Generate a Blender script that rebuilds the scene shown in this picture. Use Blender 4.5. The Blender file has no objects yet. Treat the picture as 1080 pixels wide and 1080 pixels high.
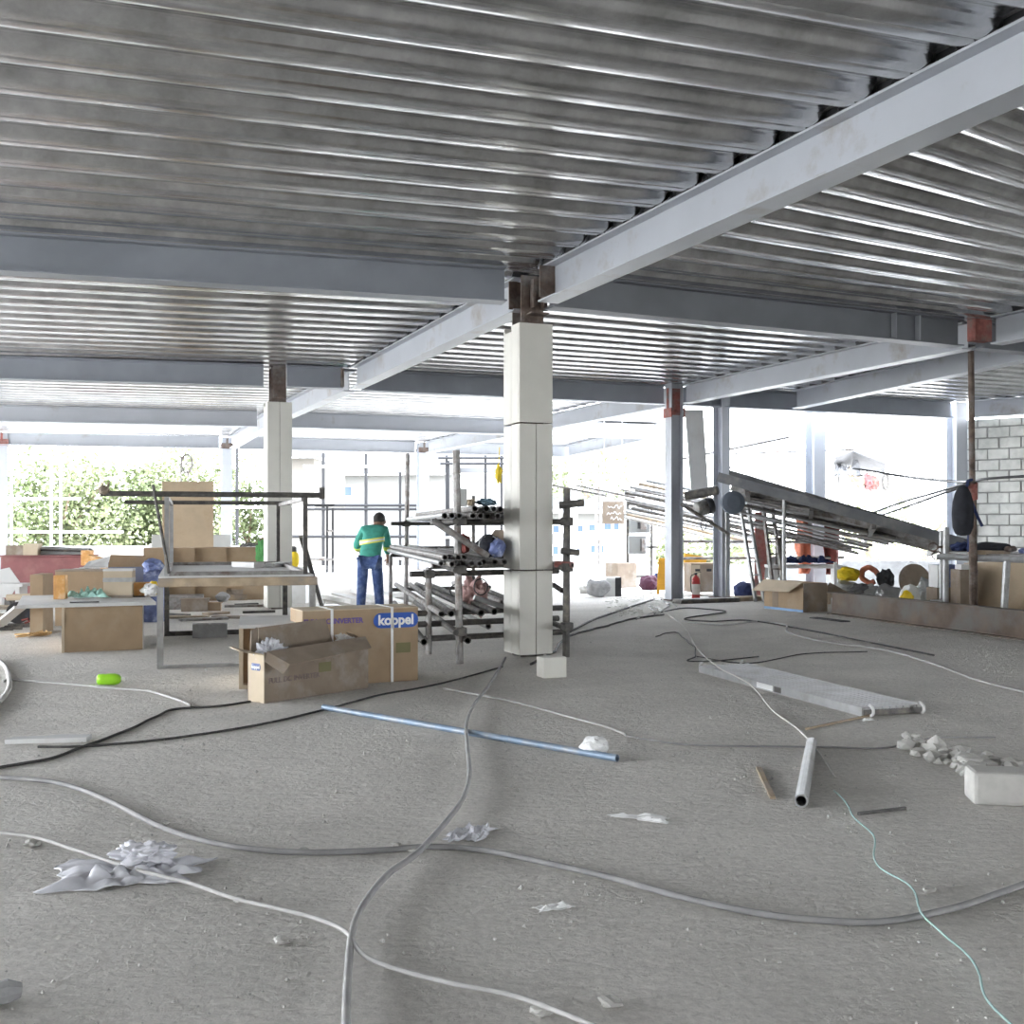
import bpy, bmesh, math, random
from mathutils import Vector, Matrix, noise
random.seed(7)
sc = bpy.context.scene
COL = sc.collection
F, HZ, EYE = 1150.0, 555.0, 1.4
def P(px, py, d): return Vector(((px-540)/F*d, d, EYE+(HZ-py)/F*d))
def G(px, py, z=0.0):
    d = (EYE-z)*F/(py-HZ)
    return Vector(((px-540)/F*d, d, z))
def at(px, d, z=0.0): return Vector(((px-540)/F*d, d, z))
TH = math.radians(22)
U = Vector((math.cos(TH), math.sin(TH), 0)); V = Vector((-math.sin(TH), math.cos(TH), 0))
ZB, BH = 3.73, 0.36
ZD = ZB+BH

# ---------------------------------------------------------------- materials
MATS = {}
def mat(name, col, rough=.75, metal=0.0, var=.12, scale=6.0, bump=.15, bscale=40.0, alpha=1.0, stain=None, stain_amt=.5, stain_scale=2.0, spec=.5, trans=0.0):
    if name in MATS: return MATS[name]
    m = bpy.data.materials.new(name); m.use_nodes = True
    nt = m.node_tree; N = nt.nodes; L = nt.links
    b = N['Principled BSDF']
    tc = N.new('ShaderNodeTexCoord')
    n1 = N.new('ShaderNodeTexNoise'); n1.inputs['Scale'].default_value = scale; n1.inputs['Detail'].default_value = 5
    L.new(tc.outputs['Object'], n1.inputs['Vector'])
    r = N.new('ShaderNodeValToRGB')
    r.color_ramp.elements[0].position = .3; r.color_ramp.elements[1].position = .7
    r.color_ramp.elements[0].color = tuple(max(0, c*(1-var)) for c in col)+(1,)
    r.color_ramp.elements[1].color = tuple(min(1, c*(1+var)) for c in col)+(1,)
    L.new(n1.outputs['Fac'], r.inputs['Fac'])
    out = r.outputs['Color']
    if stain:
        n3 = N.new('ShaderNodeTexNoise'); n3.inputs['Scale'].default_value = stain_scale; n3.inputs['Detail'].default_value = 8; n3.inputs['Roughness'].default_value = .65
        L.new(tc.outputs['Object'], n3.inputs['Vector'])
        r3 = N.new('ShaderNodeValToRGB'); r3.color_ramp.elements[0].position = .62-stain_amt*.3; r3.color_ramp.elements[1].position = .75-stain_amt*.2
        L.new(n3.outputs['Fac'], r3.inputs['Fac'])
        mx = N.new('ShaderNodeMix'); mx.data_type = 'RGBA'
        L.new(r3.outputs['Color'], mx.inputs[0]); L.new(out, mx.inputs[6]); mx.inputs[7].default_value = tuple(stain)+(1,)
        out = mx.outputs[2]
    L.new(out, b.inputs['Base Color'])
    b.inputs['Roughness'].default_value = rough; b.inputs['Metallic'].default_value = metal
    b.inputs['Specular IOR Level'].default_value = spec
    b.inputs['Alpha'].default_value = alpha
    if trans: b.inputs['Transmission Weight'].default_value = trans
    if bump:
        n2 = N.new('ShaderNodeTexNoise'); n2.inputs['Scale'].default_value = bscale; n2.inputs['Detail'].default_value = 6
        L.new(tc.outputs['Object'], n2.inputs['Vector'])
        bp = N.new('ShaderNodeBump'); bp.inputs['Strength'].default_value = bump; bp.inputs['Distance'].default_value = .01
        L.new(n2.outputs['Fac'], bp.inputs['Height']); L.new(bp.outputs['Normal'], b.inputs['Normal'])
    MATS[name] = m
    return m
paint = mat('beam paint', (.44,.46,.50), .42, 0, .06, 1.5, .05, 60, stain=(.33,.30,.28), stain_amt=.12, stain_scale=1.3)
paintd = mat('darkened beam paint', (.30,.32,.36), .5, 0, .1, 2, .05, 60)  # beam paint darkened; shade on camera-facing beams is put into the colour
paintdd = mat('deep shaded beam paint', (.19,.20,.225), .5, 0, .1, 2, .05, 60)  # darker again, for the deeper shade painted into the front right beams
rust = mat('rusty steel', (.15,.11,.09), .8, .1, .5, 9, .3, 60, stain=(.27,.25,.24), stain_amt=.5, stain_scale=3)
redox = mat('red oxide primer', (.34,.12,.10), .75, 0, .4, 12, .2, 50, stain=(.2,.16,.15), stain_amt=.5, stain_scale=6)
rustbeam = mat('weathered steel', (.13,.095,.07), .65, .2, .35, 4, .2, 40, stain=(.15,.14,.13), stain_amt=.5, stain_scale=1.6)
board = mat('fire board', (.70,.685,.63), .85, 0, .05, 2.5, .15, 120)
steel = mat('scaffold steel', (.30,.29,.28), .55, .5, .3, 12, .15, 40, stain=(.17,.13,.11), stain_amt=.45, stain_scale=7)
steeld = mat('dark scaffold steel', (.10,.095,.09), .6, .4, .35, 14, .15, 40, stain=(.20,.18,.15), stain_amt=.4, stain_scale=8)
steell = mat('galvanised tube', (.42,.425,.43), .42, .6, .15, 10, .1, 40, stain=(.35,.34,.33), stain_amt=.4, stain_scale=6)
alu = mat('aluminium', (.42,.425,.43), .55, .5, .1, 8, .08, 60, stain=(.34,.335,.32), stain_amt=.5, stain_scale=5)
card = mat('cardboard', (.36,.26,.165), .85, 0, .1, 5, .1, 90, stain=(.40,.31,.215), stain_amt=.5, stain_scale=2)
cardd = mat('dusty cardboard', (.27,.215,.165), .88, 0, .15, 5, .1, 90, stain=(.36,.32,.28), stain_amt=.4, stain_scale=3)
cardl = mat('pale cardboard', (.55,.46,.34), .85, 0, .08, 5, .1, 90)
ply = mat('plywood', (.50,.40,.28), .7, 0, .1, 3, .1, 40, stain=(.42,.32,.21), stain_amt=.4, stain_scale=1.5)
wood = mat('raw timber', (.42,.33,.23), .8, 0, .25, 7, .2, 40, stain=(.30,.26,.22), stain_amt=.5, stain_scale=3)
white = mat('white board', (.64,.64,.63), .7, 0, .06, 4, .08, 60, stain=(.55,.54,.52), stain_amt=.4, stain_scale=2)
whitep = mat('white paint', (.80,.80,.79), .5, 0, .04, 4, .05, 60)
black = mat('black plastic', (.025,.025,.028), .5, 0, .3, 8, .1, 40)
blackcloth = mat('black fabric', (.022,.023,.03), .9, 0, .3, 8, .3, 60)
cablegrey = mat('grey cable', (.27,.265,.265), .6, 0, .12, 10, .1, 40, stain=(.34,.33,.32), stain_amt=.5, stain_scale=6)
cabledark = mat('black cable', (.06,.058,.055), .7, 0, .25, 10, .1, 40, stain=(.22,.21,.2), stain_amt=.25, stain_scale=5)
cablewhite = mat('dusty white cable', (.47,.46,.445), .65, 0, .1, 10, .1, 40)
ropewhite = mat('white string', (.68,.66,.62), .8, 0, .1, 20, .2, 90)
ropeteal = mat('teal string', (.33,.46,.44), .8, 0, .1, 20, .2, 90)
rock = mat('pale block rubble', (.50,.49,.46), .95, 0, .12, 12, .4, 40, stain=(.46,.44,.42), stain_amt=.5, stain_scale=6)
conc = mat('grey concrete', (.34,.34,.34), .95, 0, .15, 8, .4, 50)
plastic = mat('dusty plastic film', (.66,.66,.70), .45, 0, .1, 12, .1, 40)
lime = mat('lime plastic', (.36,.78,.03), .35, 0, .05, 5, .03, 40)
bluepipe = mat('pale blue conduit', (.20,.27,.36), .45, .2, .1, 8, .05, 40, stain=(.32,.34,.37), stain_amt=.4, stain_scale=5)
blue = mat('blue print', (.01,.085,.42), .55, 0, .05, 5, .05, 60)
navy = mat('navy fabric', (.03,.045,.13), .85, 0, .3, 9, .3, 50)
bluebag = mat('blue bag', (.15,.19,.38), .7, 0, .35, 9, .3, 40, stain=(.5,.55,.7), stain_amt=.3, stain_scale=7)
enclosure_m = mat('grey enclosure enamel', (.17,.175,.17), .5, 0, .04, 5, .03, 40)
purple = mat('purple print', (.16,.11,.33), .7, 0, .1, 5, .05, 60)
greenp = mat('green print', (.20,.185,.09), .8, 0, .1, 5, .05, 60)
maroon = mat('maroon paint', (.24,.085,.085), .6, 0, .15, 5, .1, 40, stain=(.30,.13,.12), stain_amt=.4, stain_scale=3)
orange = mat('orange print carton', (.68,.36,.12), .75, 0, .2, 9, .1, 60, stain=(.72,.55,.35), stain_amt=.4, stain_scale=9)
orangecloth = mat('orange sheet', (.62,.22,.13), .8, 0, .25, 6, .3, 30, stain=(.45,.13,.09), stain_amt=.4, stain_scale=4)
darkred = mat('dark red sheet', (.20,.05,.04), .8, 0, .3, 6, .3, 30)
yellow = mat('yellow plastic', (.85,.62,.02), .45, 0, .1, 8, .1, 40)
ochre = mat('ochre board', (.70,.38,.04), .7, 0, .15, 4, .05, 40)
red = mat('red enamel', (.45,.03,.03), .35, 0, .1, 5, .03, 40)
teal = mat('teal shirt fabric', (.07,.36,.28), .85, 0, .15, 14, .3, 40)
tealbag = mat('teal film', (.36,.60,.53), .6, 0, .2, 14, .3, 40)
jeans = mat('blue denim', (.065,.11,.27), .9, 0, .3, 14, .3, 40, stain=(.17,.23,.38), stain_amt=.4, stain_scale=7)
skin = mat('skin', (.26,.15,.10), .6, 0, .05, 14, .05, 40)
hair = mat('dark hair', (.025,.022,.02), .7, 0, .2, 30, .3, 90)
hivis = mat('yellow reflective band', (.80,.85,.12), .5, 0, .05, 5, .05, 40)
silver = mat('silver reflective band', (.75,.78,.76), .35, 0, .05, 5, .05, 40)
panelgrey = mat('panel grey enamel', (.42,.43,.42), .45, 0, .04, 5, .03, 40)
tarp = mat('grey tarpaulin', (.14,.14,.145), .75, 0, .15, 5, .3, 20)
pink = mat('pink netting', (.55,.36,.34), .8, 0, .2, 14, .2, 40)
corr = mat('dark corrugated metal', (.15,.155,.165), .5, .5, .2, 3, .1, 30, stain=(.24,.23,.22), stain_amt=.4, stain_scale=2)
leaf = mat('leaf green', (.15,.185,.085), .6, 0, .4, .9, 0)
leafl = mat('pale leaf green', (.22,.25,.13), .6, 0, .35, .9, 0)
bark = mat('bark', (.20,.15,.11), .9, 0, .3, 5, .4, 20)
bwall = mat('pale render', (.19,.19,.185), .9, 0, .06, .5, .05, 20)
beige = mat('beige cladding', (.15,.14,.125), .9, 0, .06, .5, .05, 20)
broof = mat('grey metal roof', (.11,.112,.118), .6, .1, .06, .5, .05, 20)
bglass = mat('blue window glass', (.05,.08,.16), .2, 0, .2, 1, .02, 20)
earth = mat('bare ground', (.52,.49,.43), .95, 0, .15, .3, .3, 4)

# floor: dusty concrete
def floor_mat():
    m = bpy.data.materials.new('dusty concrete'); m.use_nodes = True
    nt = m.node_tree; N = nt.nodes; L = nt.links; b = N['Principled BSDF']
    tc = N.new('ShaderNodeTexCoord')
    def nz(scale, det, rough=.6):
        n = N.new('ShaderNodeTexNoise'); n.inputs['Scale'].default_value = scale; n.inputs['Detail'].default_value = det; n.inputs['Roughness'].default_value = rough
        L.new(tc.outputs['Object'], n.inputs['Vector']); return n
    def ramp(src, p0, c0, p1, c1):
        r = N.new('ShaderNodeValToRGB'); e = r.color_ramp.elements
        e[0].position = p0; e[0].color = c0+(1,); e[1].position = p1; e[1].color = c1+(1,)
        L.new(src, r.inputs['Fac']); return r.outputs['Color']
    base = ramp(nz(.9, 6, .65).outputs['Fac'], .34, (.66,.635,.60), .68, (.82,.79,.75))
    fine = ramp(nz(28, 8, .7).outputs['Fac'], .3, (.80,.795,.78), .62, (1.06,1.06,1.05))
    mx = N.new('ShaderNodeMix'); mx.data_type = 'RGBA'; mx.blend_type = 'MULTIPLY'; mx.inputs[0].default_value = 1
    L.new(base, mx.inputs[6]); L.new(fine, mx.inputs[7])
    L.new(mx.outputs[2], b.inputs['Base Color'])
    b.inputs['Roughness'].default_value = .92; b.inputs['Specular IOR Level'].default_value = .25
    # trowel streaks, footprints and grit as relief
    mp = N.new('ShaderNodeMapping'); mp.inputs['Rotation'].default_value = (0,0,.9); mp.inputs['Scale'].default_value = (2.5, 6, 1)
    L.new(tc.outputs['Object'], mp.inputs['Vector'])
    st = N.new('ShaderNodeTexNoise'); st.inputs['Scale'].default_value = 1.6; st.inputs['Detail'].default_value = 7; st.inputs['Distortion'].default_value = 1.2
    L.new(mp.outputs['Vector'], st.inputs['Vector'])
    a1 = N.new('ShaderNodeMath'); a1.operation = 'MULTIPLY'; a1.inputs[1].default_value = 1.0
    L.new(st.outputs['Fac'], a1.inputs[0])
    g = nz(11, 9, .72)
    vo = N.new('ShaderNodeTexVoronoi'); vo.inputs['Scale'].default_value = 38
    L.new(tc.outputs['Object'], vo.inputs['Vector'])
    a2 = N.new('ShaderNodeMath'); a2.operation = 'MULTIPLY_ADD'; a2.inputs[1].default_value = 2.1
    L.new(g.outputs['Fac'], a2.inputs[0]); L.new(a1.outputs[0], a2.inputs[2])
    a3 = N.new('ShaderNodeMath'); a3.operation = 'MULTIPLY_ADD'; a3.inputs[1].default_value = -.25
    L.new(vo.outputs['Distance'], a3.inputs[0]); L.new(a2.outputs[0], a3.inputs[2])
    bp = N.new('ShaderNodeBump'); bp.inputs['Strength'].default_value = .8; bp.inputs['Distance'].default_value = .04
    L.new(a3.outputs[0], bp.inputs['Height']); L.new(bp.outputs['Normal'], b.inputs['Normal'])
    return m
FLOORM = floor_mat()
def deck_mat():
    m = bpy.data.materials.new('galvanised decking'); m.use_nodes = True
    nt = m.node_tree; N = nt.nodes; L = nt.links; b = N['Principled BSDF']
    tc = N.new('ShaderNodeTexCoord')
    n = N.new('ShaderNodeTexNoise'); n.inputs['Scale'].default_value = 2.2; n.inputs['Detail'].default_value = 8; n.inputs['Roughness'].default_value = .7
    L.new(tc.outputs['Object'], n.inputs['Vector'])
    r = N.new('ShaderNodeValToRGB'); e = r.color_ramp.elements
    e[0].position = .3; e[0].color = (.33,.33,.335,1); e[1].position = .7; e[1].color = (.68,.68,.69,1)
    L.new(n.outputs['Fac'], r.inputs['Fac']); L.new(r.outputs['Color'], b.inputs['Base Color'])
    b.inputs['Metallic'].default_value = .92
    r2 = N.new('ShaderNodeMapRange'); r2.inputs[3].default_value = .13; r2.inputs[4].default_value = .30
    n4 = N.new('ShaderNodeTexNoise'); n4.inputs['Scale'].default_value = 9; n4.inputs['Detail'].default_value = 4
    L.new(tc.outputs['Object'], n4.inputs['Vector'])
    L.new(n4.outputs['Fac'], r2.inputs[0]); L.new(r2.outputs[0], b.inputs['Roughness'])
    n2 = N.new('ShaderNodeTexNoise'); n2.inputs['Scale'].default_value = 5; n2.inputs['Detail'].default_value = 5
    L.new(tc.outputs['Object'], n2.inputs['Vector'])
    bp = N.new('ShaderNodeBump'); bp.inputs['Strength'].default_value = .2; bp.inputs['Distance'].default_value = .015
    # rows of pressed dashes along the grooves (u = metres along the rib, v = ribs)
    uv = N.new('ShaderNodeUVMap'); sx = N.new('ShaderNodeSeparateXYZ'); L.new(uv.outputs[0], sx.inputs[0])
    def mth(op, a, b2=None):
        q = N.new('ShaderNodeMath'); q.operation = op
        for i,v in enumerate((a,b2)):
            if v is None: continue
            if isinstance(v,(int,float)): q.inputs[i].default_value = v
            else: L.new(v, q.inputs[i])
        return q.outputs[0]
    fv = mth('FRACT', sx.outputs['Y'])
    def band(c, hw): return mth('LESS_THAN', mth('ABSOLUTE', mth('SUBTRACT', fv, c)), hw)
    msk = mth('ADD', mth('ADD', band(.23,.026), band(.31,.026)), mth('ADD', band(.93,.026), mth('ADD', band(.59,.024), band(.67,.024))))
    das = mth('GREATER_THAN', mth('FRACT', mth('MULTIPLY', sx.outputs['X'], 7.0)), .45)
    hh = mth('MULTIPLY', msk, das)
    L.new(n2.outputs['Fac'], bp.inputs['Height'])
    bp2 = N.new('ShaderNodeBump'); bp2.inputs['Strength'].default_value = .9; bp2.inputs['Distance'].default_value = .02
    L.new(hh, bp2.inputs['Height']); L.new(bp.outputs['Normal'], bp2.inputs['Normal']); L.new(bp2.outputs['Normal'], b.inputs['Normal'])
    return m
DECKM = deck_mat()
def block_mat():
    m = mat('concrete block', (.50,.50,.47), .95, 0, .18, 3, .5, 40, stain=(.38,.385,.36), stain_amt=.4, stain_scale=2.5)
    return m
BLOCKM = block_mat()
mortar = mat('grey mortar', (.25,.25,.24), .95, 0, .15, 6, .4, 40)

# ---------------------------------------------------------------- mesh builder
def rotz(a): return Matrix.Rotation(a, 4, 'Z')
def frame(loc, ang=0.0): return Matrix.Translation(Vector(loc)) @ rotz(ang)
class MB:
    def __init__(s, M=None): s.v = []; s.f = []; s.M = M or Matrix.Identity(4)
    def add(s, vs, fs):
        o = len(s.v)
        s.v += [s.M @ Vector(v) for v in vs]; s.f += [[i+o for i in f] for f in fs]; return s
    def box(s, c, size, R=None):
        c = Vector(c); x, y, z = [q/2 for q in size]
        vs = [Vector((a*x, b*y, d*z)) for d in (-1,1) for b in (-1,1) for a in (-1,1)]
        if R is not None: vs = [(R.to_3x3() @ v) for v in vs]
        return s.add([v+c for v in vs], [(0,2,3,1),(4,5,7,6),(0,1,5,4),(2,6,7,3),(0,4,6,2),(1,3,7,5)])
    def bb(s, x0, x1, y0, y1, z0, z1): return s.box(((x0+x1)/2,(y0+y1)/2,(z0+z1)/2), (x1-x0,y1-y0,z1-z0))
    def bar(s, p0, p1, w, h, up=(0,0,1)):
        p0 = Vector(p0); p1 = Vector(p1); t = (p1-p0).normalized(); up = Vector(up)
        if abs(t.dot(up)) > .98: up = Vector((0,1,0))
        a = t.cross(up).normalized(); b = a.cross(t)
        vs = [p+a*i*w/2+b*j*h/2 for p in (p0,p1) for (i,j) in ((-1,-1),(1,-1),(1,1),(-1,1))]
        return s.add(vs, [(3,2,1,0),(4,5,6,7),(0,1,5,4),(1,2,6,5),(2,3,7,6),(3,0,4,7)])
    def tube(s, pts, r, n=8, cap=True, hollow=0.0):
        pts = [Vector(p) for p in pts]; k = len(pts)
        rs = r if isinstance(r, (list,tuple)) else [r]*k
        t0 = (pts[1]-pts[0]).normalized()
        a = t0.cross(Vector((0,0,1)))
        if a.length < 1e-3: a = Vector((1,0,0))
        a.normalize(); rings = []
        for i, p in enumerate(pts):
            t = (pts[min(i+1,k-1)]-pts[max(i-1,0)]).normalized()
            a = (a-t*a.dot(t)).normalized(); b = t.cross(a)
            rings.append([p+(a*math.cos(2*math.pi*j/n)+b*math.sin(2*math.pi*j/n))*rs[i] for j in range(n)])
        vs = [v for rg in rings for v in rg]; fs = []
        for i in range(k-1):
            for j in range(n):
                j2 = (j+1)%n; fs.append((i*n+j, i*n+j2, (i+1)*n+j2, (i+1)*n+j))
        if hollow:
            o = len(vs)
            for i in (0, k-1):
                vs += [pts[i]+(v-pts[i])*(1-hollow) for v in rings[i]]
            for j in range(n):
                j2 = (j+1)%n
                fs.append((j, o+j, o+j2, j2)); fs.append(((k-1)*n+j, (k-1)*n+j2, o+n+j2, o+n+j)); fs.append((o+j, o+n+j, o+n+j2, o+j2))
        elif cap:
            fs.append(tuple(range(n-1,-1,-1))); fs.append(tuple((k-1)*n+j for j in range(n)))
        return s.add(vs, fs)
    def lathe(s, c, prof, n=16):
        c = Vector(c); vs = []; fs = []
        for (r,z) in prof: vs += [c+Vector((r*math.cos(2*math.pi*j/n), r*math.sin(2*math.pi*j/n), z)) for j in range(n)]
        for i in range(len(prof)-1):
            for j in range(n):
                j2 = (j+1)%n; fs.append((i*n+j, i*n+j2, (i+1)*n+j2, (i+1)*n+j))
        fs.append(tuple(range(n-1,-1,-1))); fs.append(tuple((len(prof)-1)*n+j for j in range(n)))
        return s.add(vs, fs)
    def extr(s, prof, p0, p1, up=(0,0,1)):
        p0 = Vector(p0); p1 = Vector(p1); t = (p1-p0).normalized(); up = Vector(up)
        a = t.cross(up).normalized(); b = a.cross(t); n = len(prof)
        vs = [p+a*x+b*z for p in (p0,p1) for (x,z) in prof]
        fs = [(i,(i+1)%n,n+(i+1)%n,n+i) for i in range(n)]+[tuple(range(n-1,-1,-1)), tuple(range(n,2*n))]
        return s.add(vs, fs)
    def prism(s, poly, z0, z1):
        n = len(poly)
        vs = [(x,y,z0) for x,y in poly]+[(x,y,z1) for x,y in poly]
        return s.add(vs, [(i,(i+1)%n,n+(i+1)%n,n+i) for i in range(n)]+[tuple(range(n-1,-1,-1)), tuple(range(n,2*n))])
    def slab(s, quad, th):
        q = [Vector(p) for p in quad]; nn = (q[1]-q[0]).cross(q[3]-q[0]).normalized()*th
        return s.add(q+[p+nn for p in q], [(3,2,1,0),(4,5,6,7),(0,1,5,4),(1,2,6,5),(2,3,7,6),(3,0,4,7)])
    def blob(s, c, r, seed=0, sub=2, amp=.25, fr=1.6, flat=None):
        bm = bmesh.new(); bmesh.ops.create_icosphere(bm, subdivisions=sub, radius=1); c = Vector(c)
        vs = []
        for v in bm.verts:
            p = v.co.copy(); k = 1+amp*noise.noise(p*fr+Vector((seed*7.3,seed*3.1,seed*1.7)))+amp*.5*noise.noise(p*fr*2.7+Vector((seed,seed*5,0)))
            q = Vector((p.x*r[0]*k, p.y*r[1]*k, p.z*r[2]*k))
            if flat is not None and q.z < flat: q.z = flat
            vs.append(c+q)
        fs = [[v.index for v in f.verts] for f in bm.faces]; bm.free()
        return s.add(vs, fs)
    def sheet(s, c, sx, sy, h, seed=0, n=14, ang=0.0, fr=3.0, ragged=.25):
        c = Vector(c); vs = []; fs = []
        for j in range(n+1):
            for i in range(n+1):
                a = i/n*2-1; b = j/n*2-1
                k = 1+ragged*noise.noise(Vector((a*1.7+seed, b*1.7, seed*2.0)))
                e = max(0, 1-max(abs(a),abs(b))**3)
                z = h*(.12+abs(noise.noise(Vector((a*fr+seed*3, b*fr, seed))))*1.6*(.25+.75*e)+.35*e*max(0,noise.noise(Vector((a*1.2, b*1.2+seed, 4)))+.3))
                x, y = a*sx/2*k+.04*sx*noise.noise(Vector((b*4,seed,1))), b*sy/2*k
                vs.append(c+Vector((x*math.cos(ang)-y*math.sin(ang), x*math.sin(ang)+y*math.cos(ang), z)))
        for j in range(n):
            for i in range(n):
                o = j*(n+1)+i; fs.append((o,o+1,o+n+2,o+n+1))
        return s.add(vs, fs)
    def build(s, name, m, parent=None, smooth=False, bevel=0.0, solid=0.0):
        me = bpy.data.meshes.new(name)
        off = Vector((0,0,0)); q = parent
        root = None
        while q is not None: root = q; q = q.parent
        if root is not None: off = root.location
        me.from_pydata([v-off for v in s.v], [], s.f); me.update()
        o = bpy.data.objects.new(name, me); COL.objects.link(o)
        if root is not None and root.type == 'MESH' and parent is root: pass
        if parent is not None: o.parent = parent
        if m: me.materials.append(m)
        if smooth:
            for p in me.polygons: p.use_smooth = True
        if bevel:
            b = o.modifiers.new('bevel','BEVEL'); b.width = bevel; b.segments = 2; b.limit_method = 'ANGLE'
        if solid:
            b = o.modifiers.new('solid','SOLIDIFY'); b.thickness = solid
        return o
def tag(o, label, cat, group=None, kind=None):
    o['label'] = label; o['category'] = cat
    if group: o['group'] = group
    if kind: o['kind'] = kind
    return o
def thing(name, label, cat, loc=(0,0,0), group=None):
    o = bpy.data.objects.new(name, None); COL.objects.link(o); o.location = Vector(loc); o.empty_display_size = .1
    return tag(o, label, cat, group)
def single(name, mb, m, label, cat, group=None, kind=None, **k):
    """a thing of one mesh with its origin at its base"""
    xs = [v.x for v in mb.v]; ys = [v.y for v in mb.v]; zs = [v.z for v in mb.v]
    b = Vector(((min(xs)+max(xs))/2, (min(ys)+max(ys))/2, min(zs)))
    mb.v = [v-b for v in mb.v]
    o = mb.build(name, m, None, **k); o.location = b
    return tag(o, label, cat, group, kind)
def struct(name, mb, m, **k):
    o = mb.build(name, m, None, **k); o['kind'] = 'structure'; return o
def dup(o, loc, ang=0.0, label=None):
    c = o.copy(); COL.objects.link(c); c.location = Vector(loc); c.rotation_euler = (0,0,ang)
    if label: c['label'] = label
    for ch in o.children:
        d = ch.copy(); COL.objects.link(d); d.parent = c
        for g in ch.children:
            e = g.copy(); COL.objects.link(e); e.parent = d
    return c
def spline(pts, n=8):
    p = [Vector(q) for q in pts]; out = []
    for i in range(len(p)-1):
        a = p[max(i-1,0)]; b = p[i]; c = p[i+1]; d = p[min(i+2,len(p)-1)]
        for k in range(n):
            t = k/n
            out.append(.5*((2*b)+(c-a)*t+(2*a-5*b+4*c-d)*t*t+(3*b-a-3*c+d)*t**3))
    out.append(p[-1]); return out
def text_mesh(txt, M, size, m, parent, name, offset=0.0, depth=.002):
    cu = bpy.data.curves.new(name, 'FONT'); cu.body = txt; cu.size = size; cu.align_x = 'CENTER'; cu.align_y = 'CENTER'; cu.extrude = depth; cu.offset = offset; cu.resolution_u = 4
    t = bpy.data.objects.new(name, cu); COL.objects.link(t)
    bpy.context.view_layer.update()
    dg = bpy.context.evaluated_depsgraph_get()
    me = bpy.data.meshes.new_from_object(t.evaluated_get(dg))
    bpy.data.objects.remove(t)
    q = parent; root = parent
    while q is not None: root = q; q = q.parent
    me.transform(M); me.transform(Matrix.Translation(-root.location))
    me.materials.clear(); me.materials.append(m)
    o = bpy.data.objects.new(name, me); COL.objects.link(o); o.parent = parent
    return o
# ================================================================ camera, light
cam = bpy.data.cameras.new('camera'); co = bpy.data.objects.new('camera', cam); COL.objects.link(co)
co.location = (0,0,EYE); co.rotation_euler = (math.radians(90),0,0)
cam.sensor_fit = 'HORIZONTAL'; cam.sensor_width = 36; cam.lens = 36*F/1080; cam.shift_y = (HZ-540)/1080; cam.clip_end = 600; cam.clip_start = .05
sc.camera = co
w = bpy.data.worlds.new('overcast sky'); sc.world = w; w.use_nodes = True
nt = w.node_tree; bgn = nt.nodes['Background']
tcw = nt.nodes.new('ShaderNodeTexCoord'); sep = nt.nodes.new('ShaderNodeSeparateXYZ'); nt.links.new(tcw.outputs['Generated'], sep.inputs[0])
rw = nt.nodes.new('ShaderNodeValToRGB'); rw.color_ramp.elements[0].position = .0; rw.color_ramp.elements[0].color = (.93,.96,1,1)
rw.color_ramp.elements[1].position = 1; rw.color_ramp.elements[1].color = (.72,.80,.92,1)
nt.links.new(sep.outputs['Z'], rw.inputs['Fac']); nt.links.new(rw.outputs['Color'], bgn.inputs['Color'])
bgn.inputs['Strength'].default_value = 6.0
sc.view_settings.view_transform = 'Standard'; sc.view_settings.look = 'None'; sc.view_settings.gamma = 1; sc.view_settings.use_curve_mapping = False
sc.view_settings.exposure = 1.47
sc.cycles.use_denoising = True
sc.cycles.max_bounces = 10; sc.cycles.diffuse_bounces = 6; sc.cycles.glossy_bounces = 5

# ================================================================ setting
mb = MB(); mb.prism([(-27,-11),(22,-11),(22,18),(17.5,30),(14,40.5),(-30,37)], -.25, 0.0)
struct('floor', mb, FLOORM)
mb = MB(); mb.bb(-170,170,-60,170,-1.35,-1.25)
struct('ground', mb, earth)

def lineseg(a, b): return (Vector((a[0],a[1],0)), Vector((b[0],b[1],0)))
def deck(A0, B0, A1, B1, n):
    """ribbed deck between rib line A0-B0 and rib line A1-B1"""
    prof = [(0,.0015),(.06,0),(.10,0),(.115,.010),(.145,.010),(.16,0),(.20,0),(.28,.002),(.35,.007),(.40,.014),(.455,.053),(.49,.063),(.54,.069),(.59,.0715),(.67,.0715),(.72,.069),(.77,.063),(.805,.053),(.86,.014),(.91,.007),(.97,.0025)]
    A0,B0,A1,B1 = [Vector((q[0],q[1],0)) for q in (A0,B0,A1,B1)]
    vs = []; fs = []
    seq = [((i+a)/n, z) for i in range(n) for (a,z) in prof]+[(1,.0015)]
    m = 6
    for (t,z) in seq:
        a = A0.lerp(A1,t); b = B0.lerp(B1,t)
        for k in range(m+1):
            q = a.lerp(b,k/m); vs.append((q.x,q.y,ZD+z))
    for i in range(len(seq)-1):
        for k in range(m):
            o = i*(m+1)+k; fs.append((o,o+1,o+m+2,o+m+1))
    mb = MB(); mb.add(vs, fs)
    o = struct('ceiling', mb, DECKM, solid=0.0)
    LU = (B0-A0).length; uvl = o.data.uv_layers.new(name='UVMap')
    for pl in o.data.polygons:
        for li in pl.loop_indices:
            vi = o.data.loops[li].vertex_index; uvl.data[li].uv = ((vi%(m+1))/m*LU, seq[vi//(m+1)][0]*n)
    return [(B0.lerp(B1,(i+.555)/n), A0.lerp(A1,(i+.555)/n)) for i in range(n)]
J = Vector((.16,11.4,0))
An = J+Vector((.407,-.913,0))*14
fl_left = deck((-12,7.78),(.2,11.4),(-10.5,-8.0),(5.9,-1.4),29)
deck((.2,11.42),(10,16.0),(2.85,5.45),(10,11.1),13)
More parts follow.
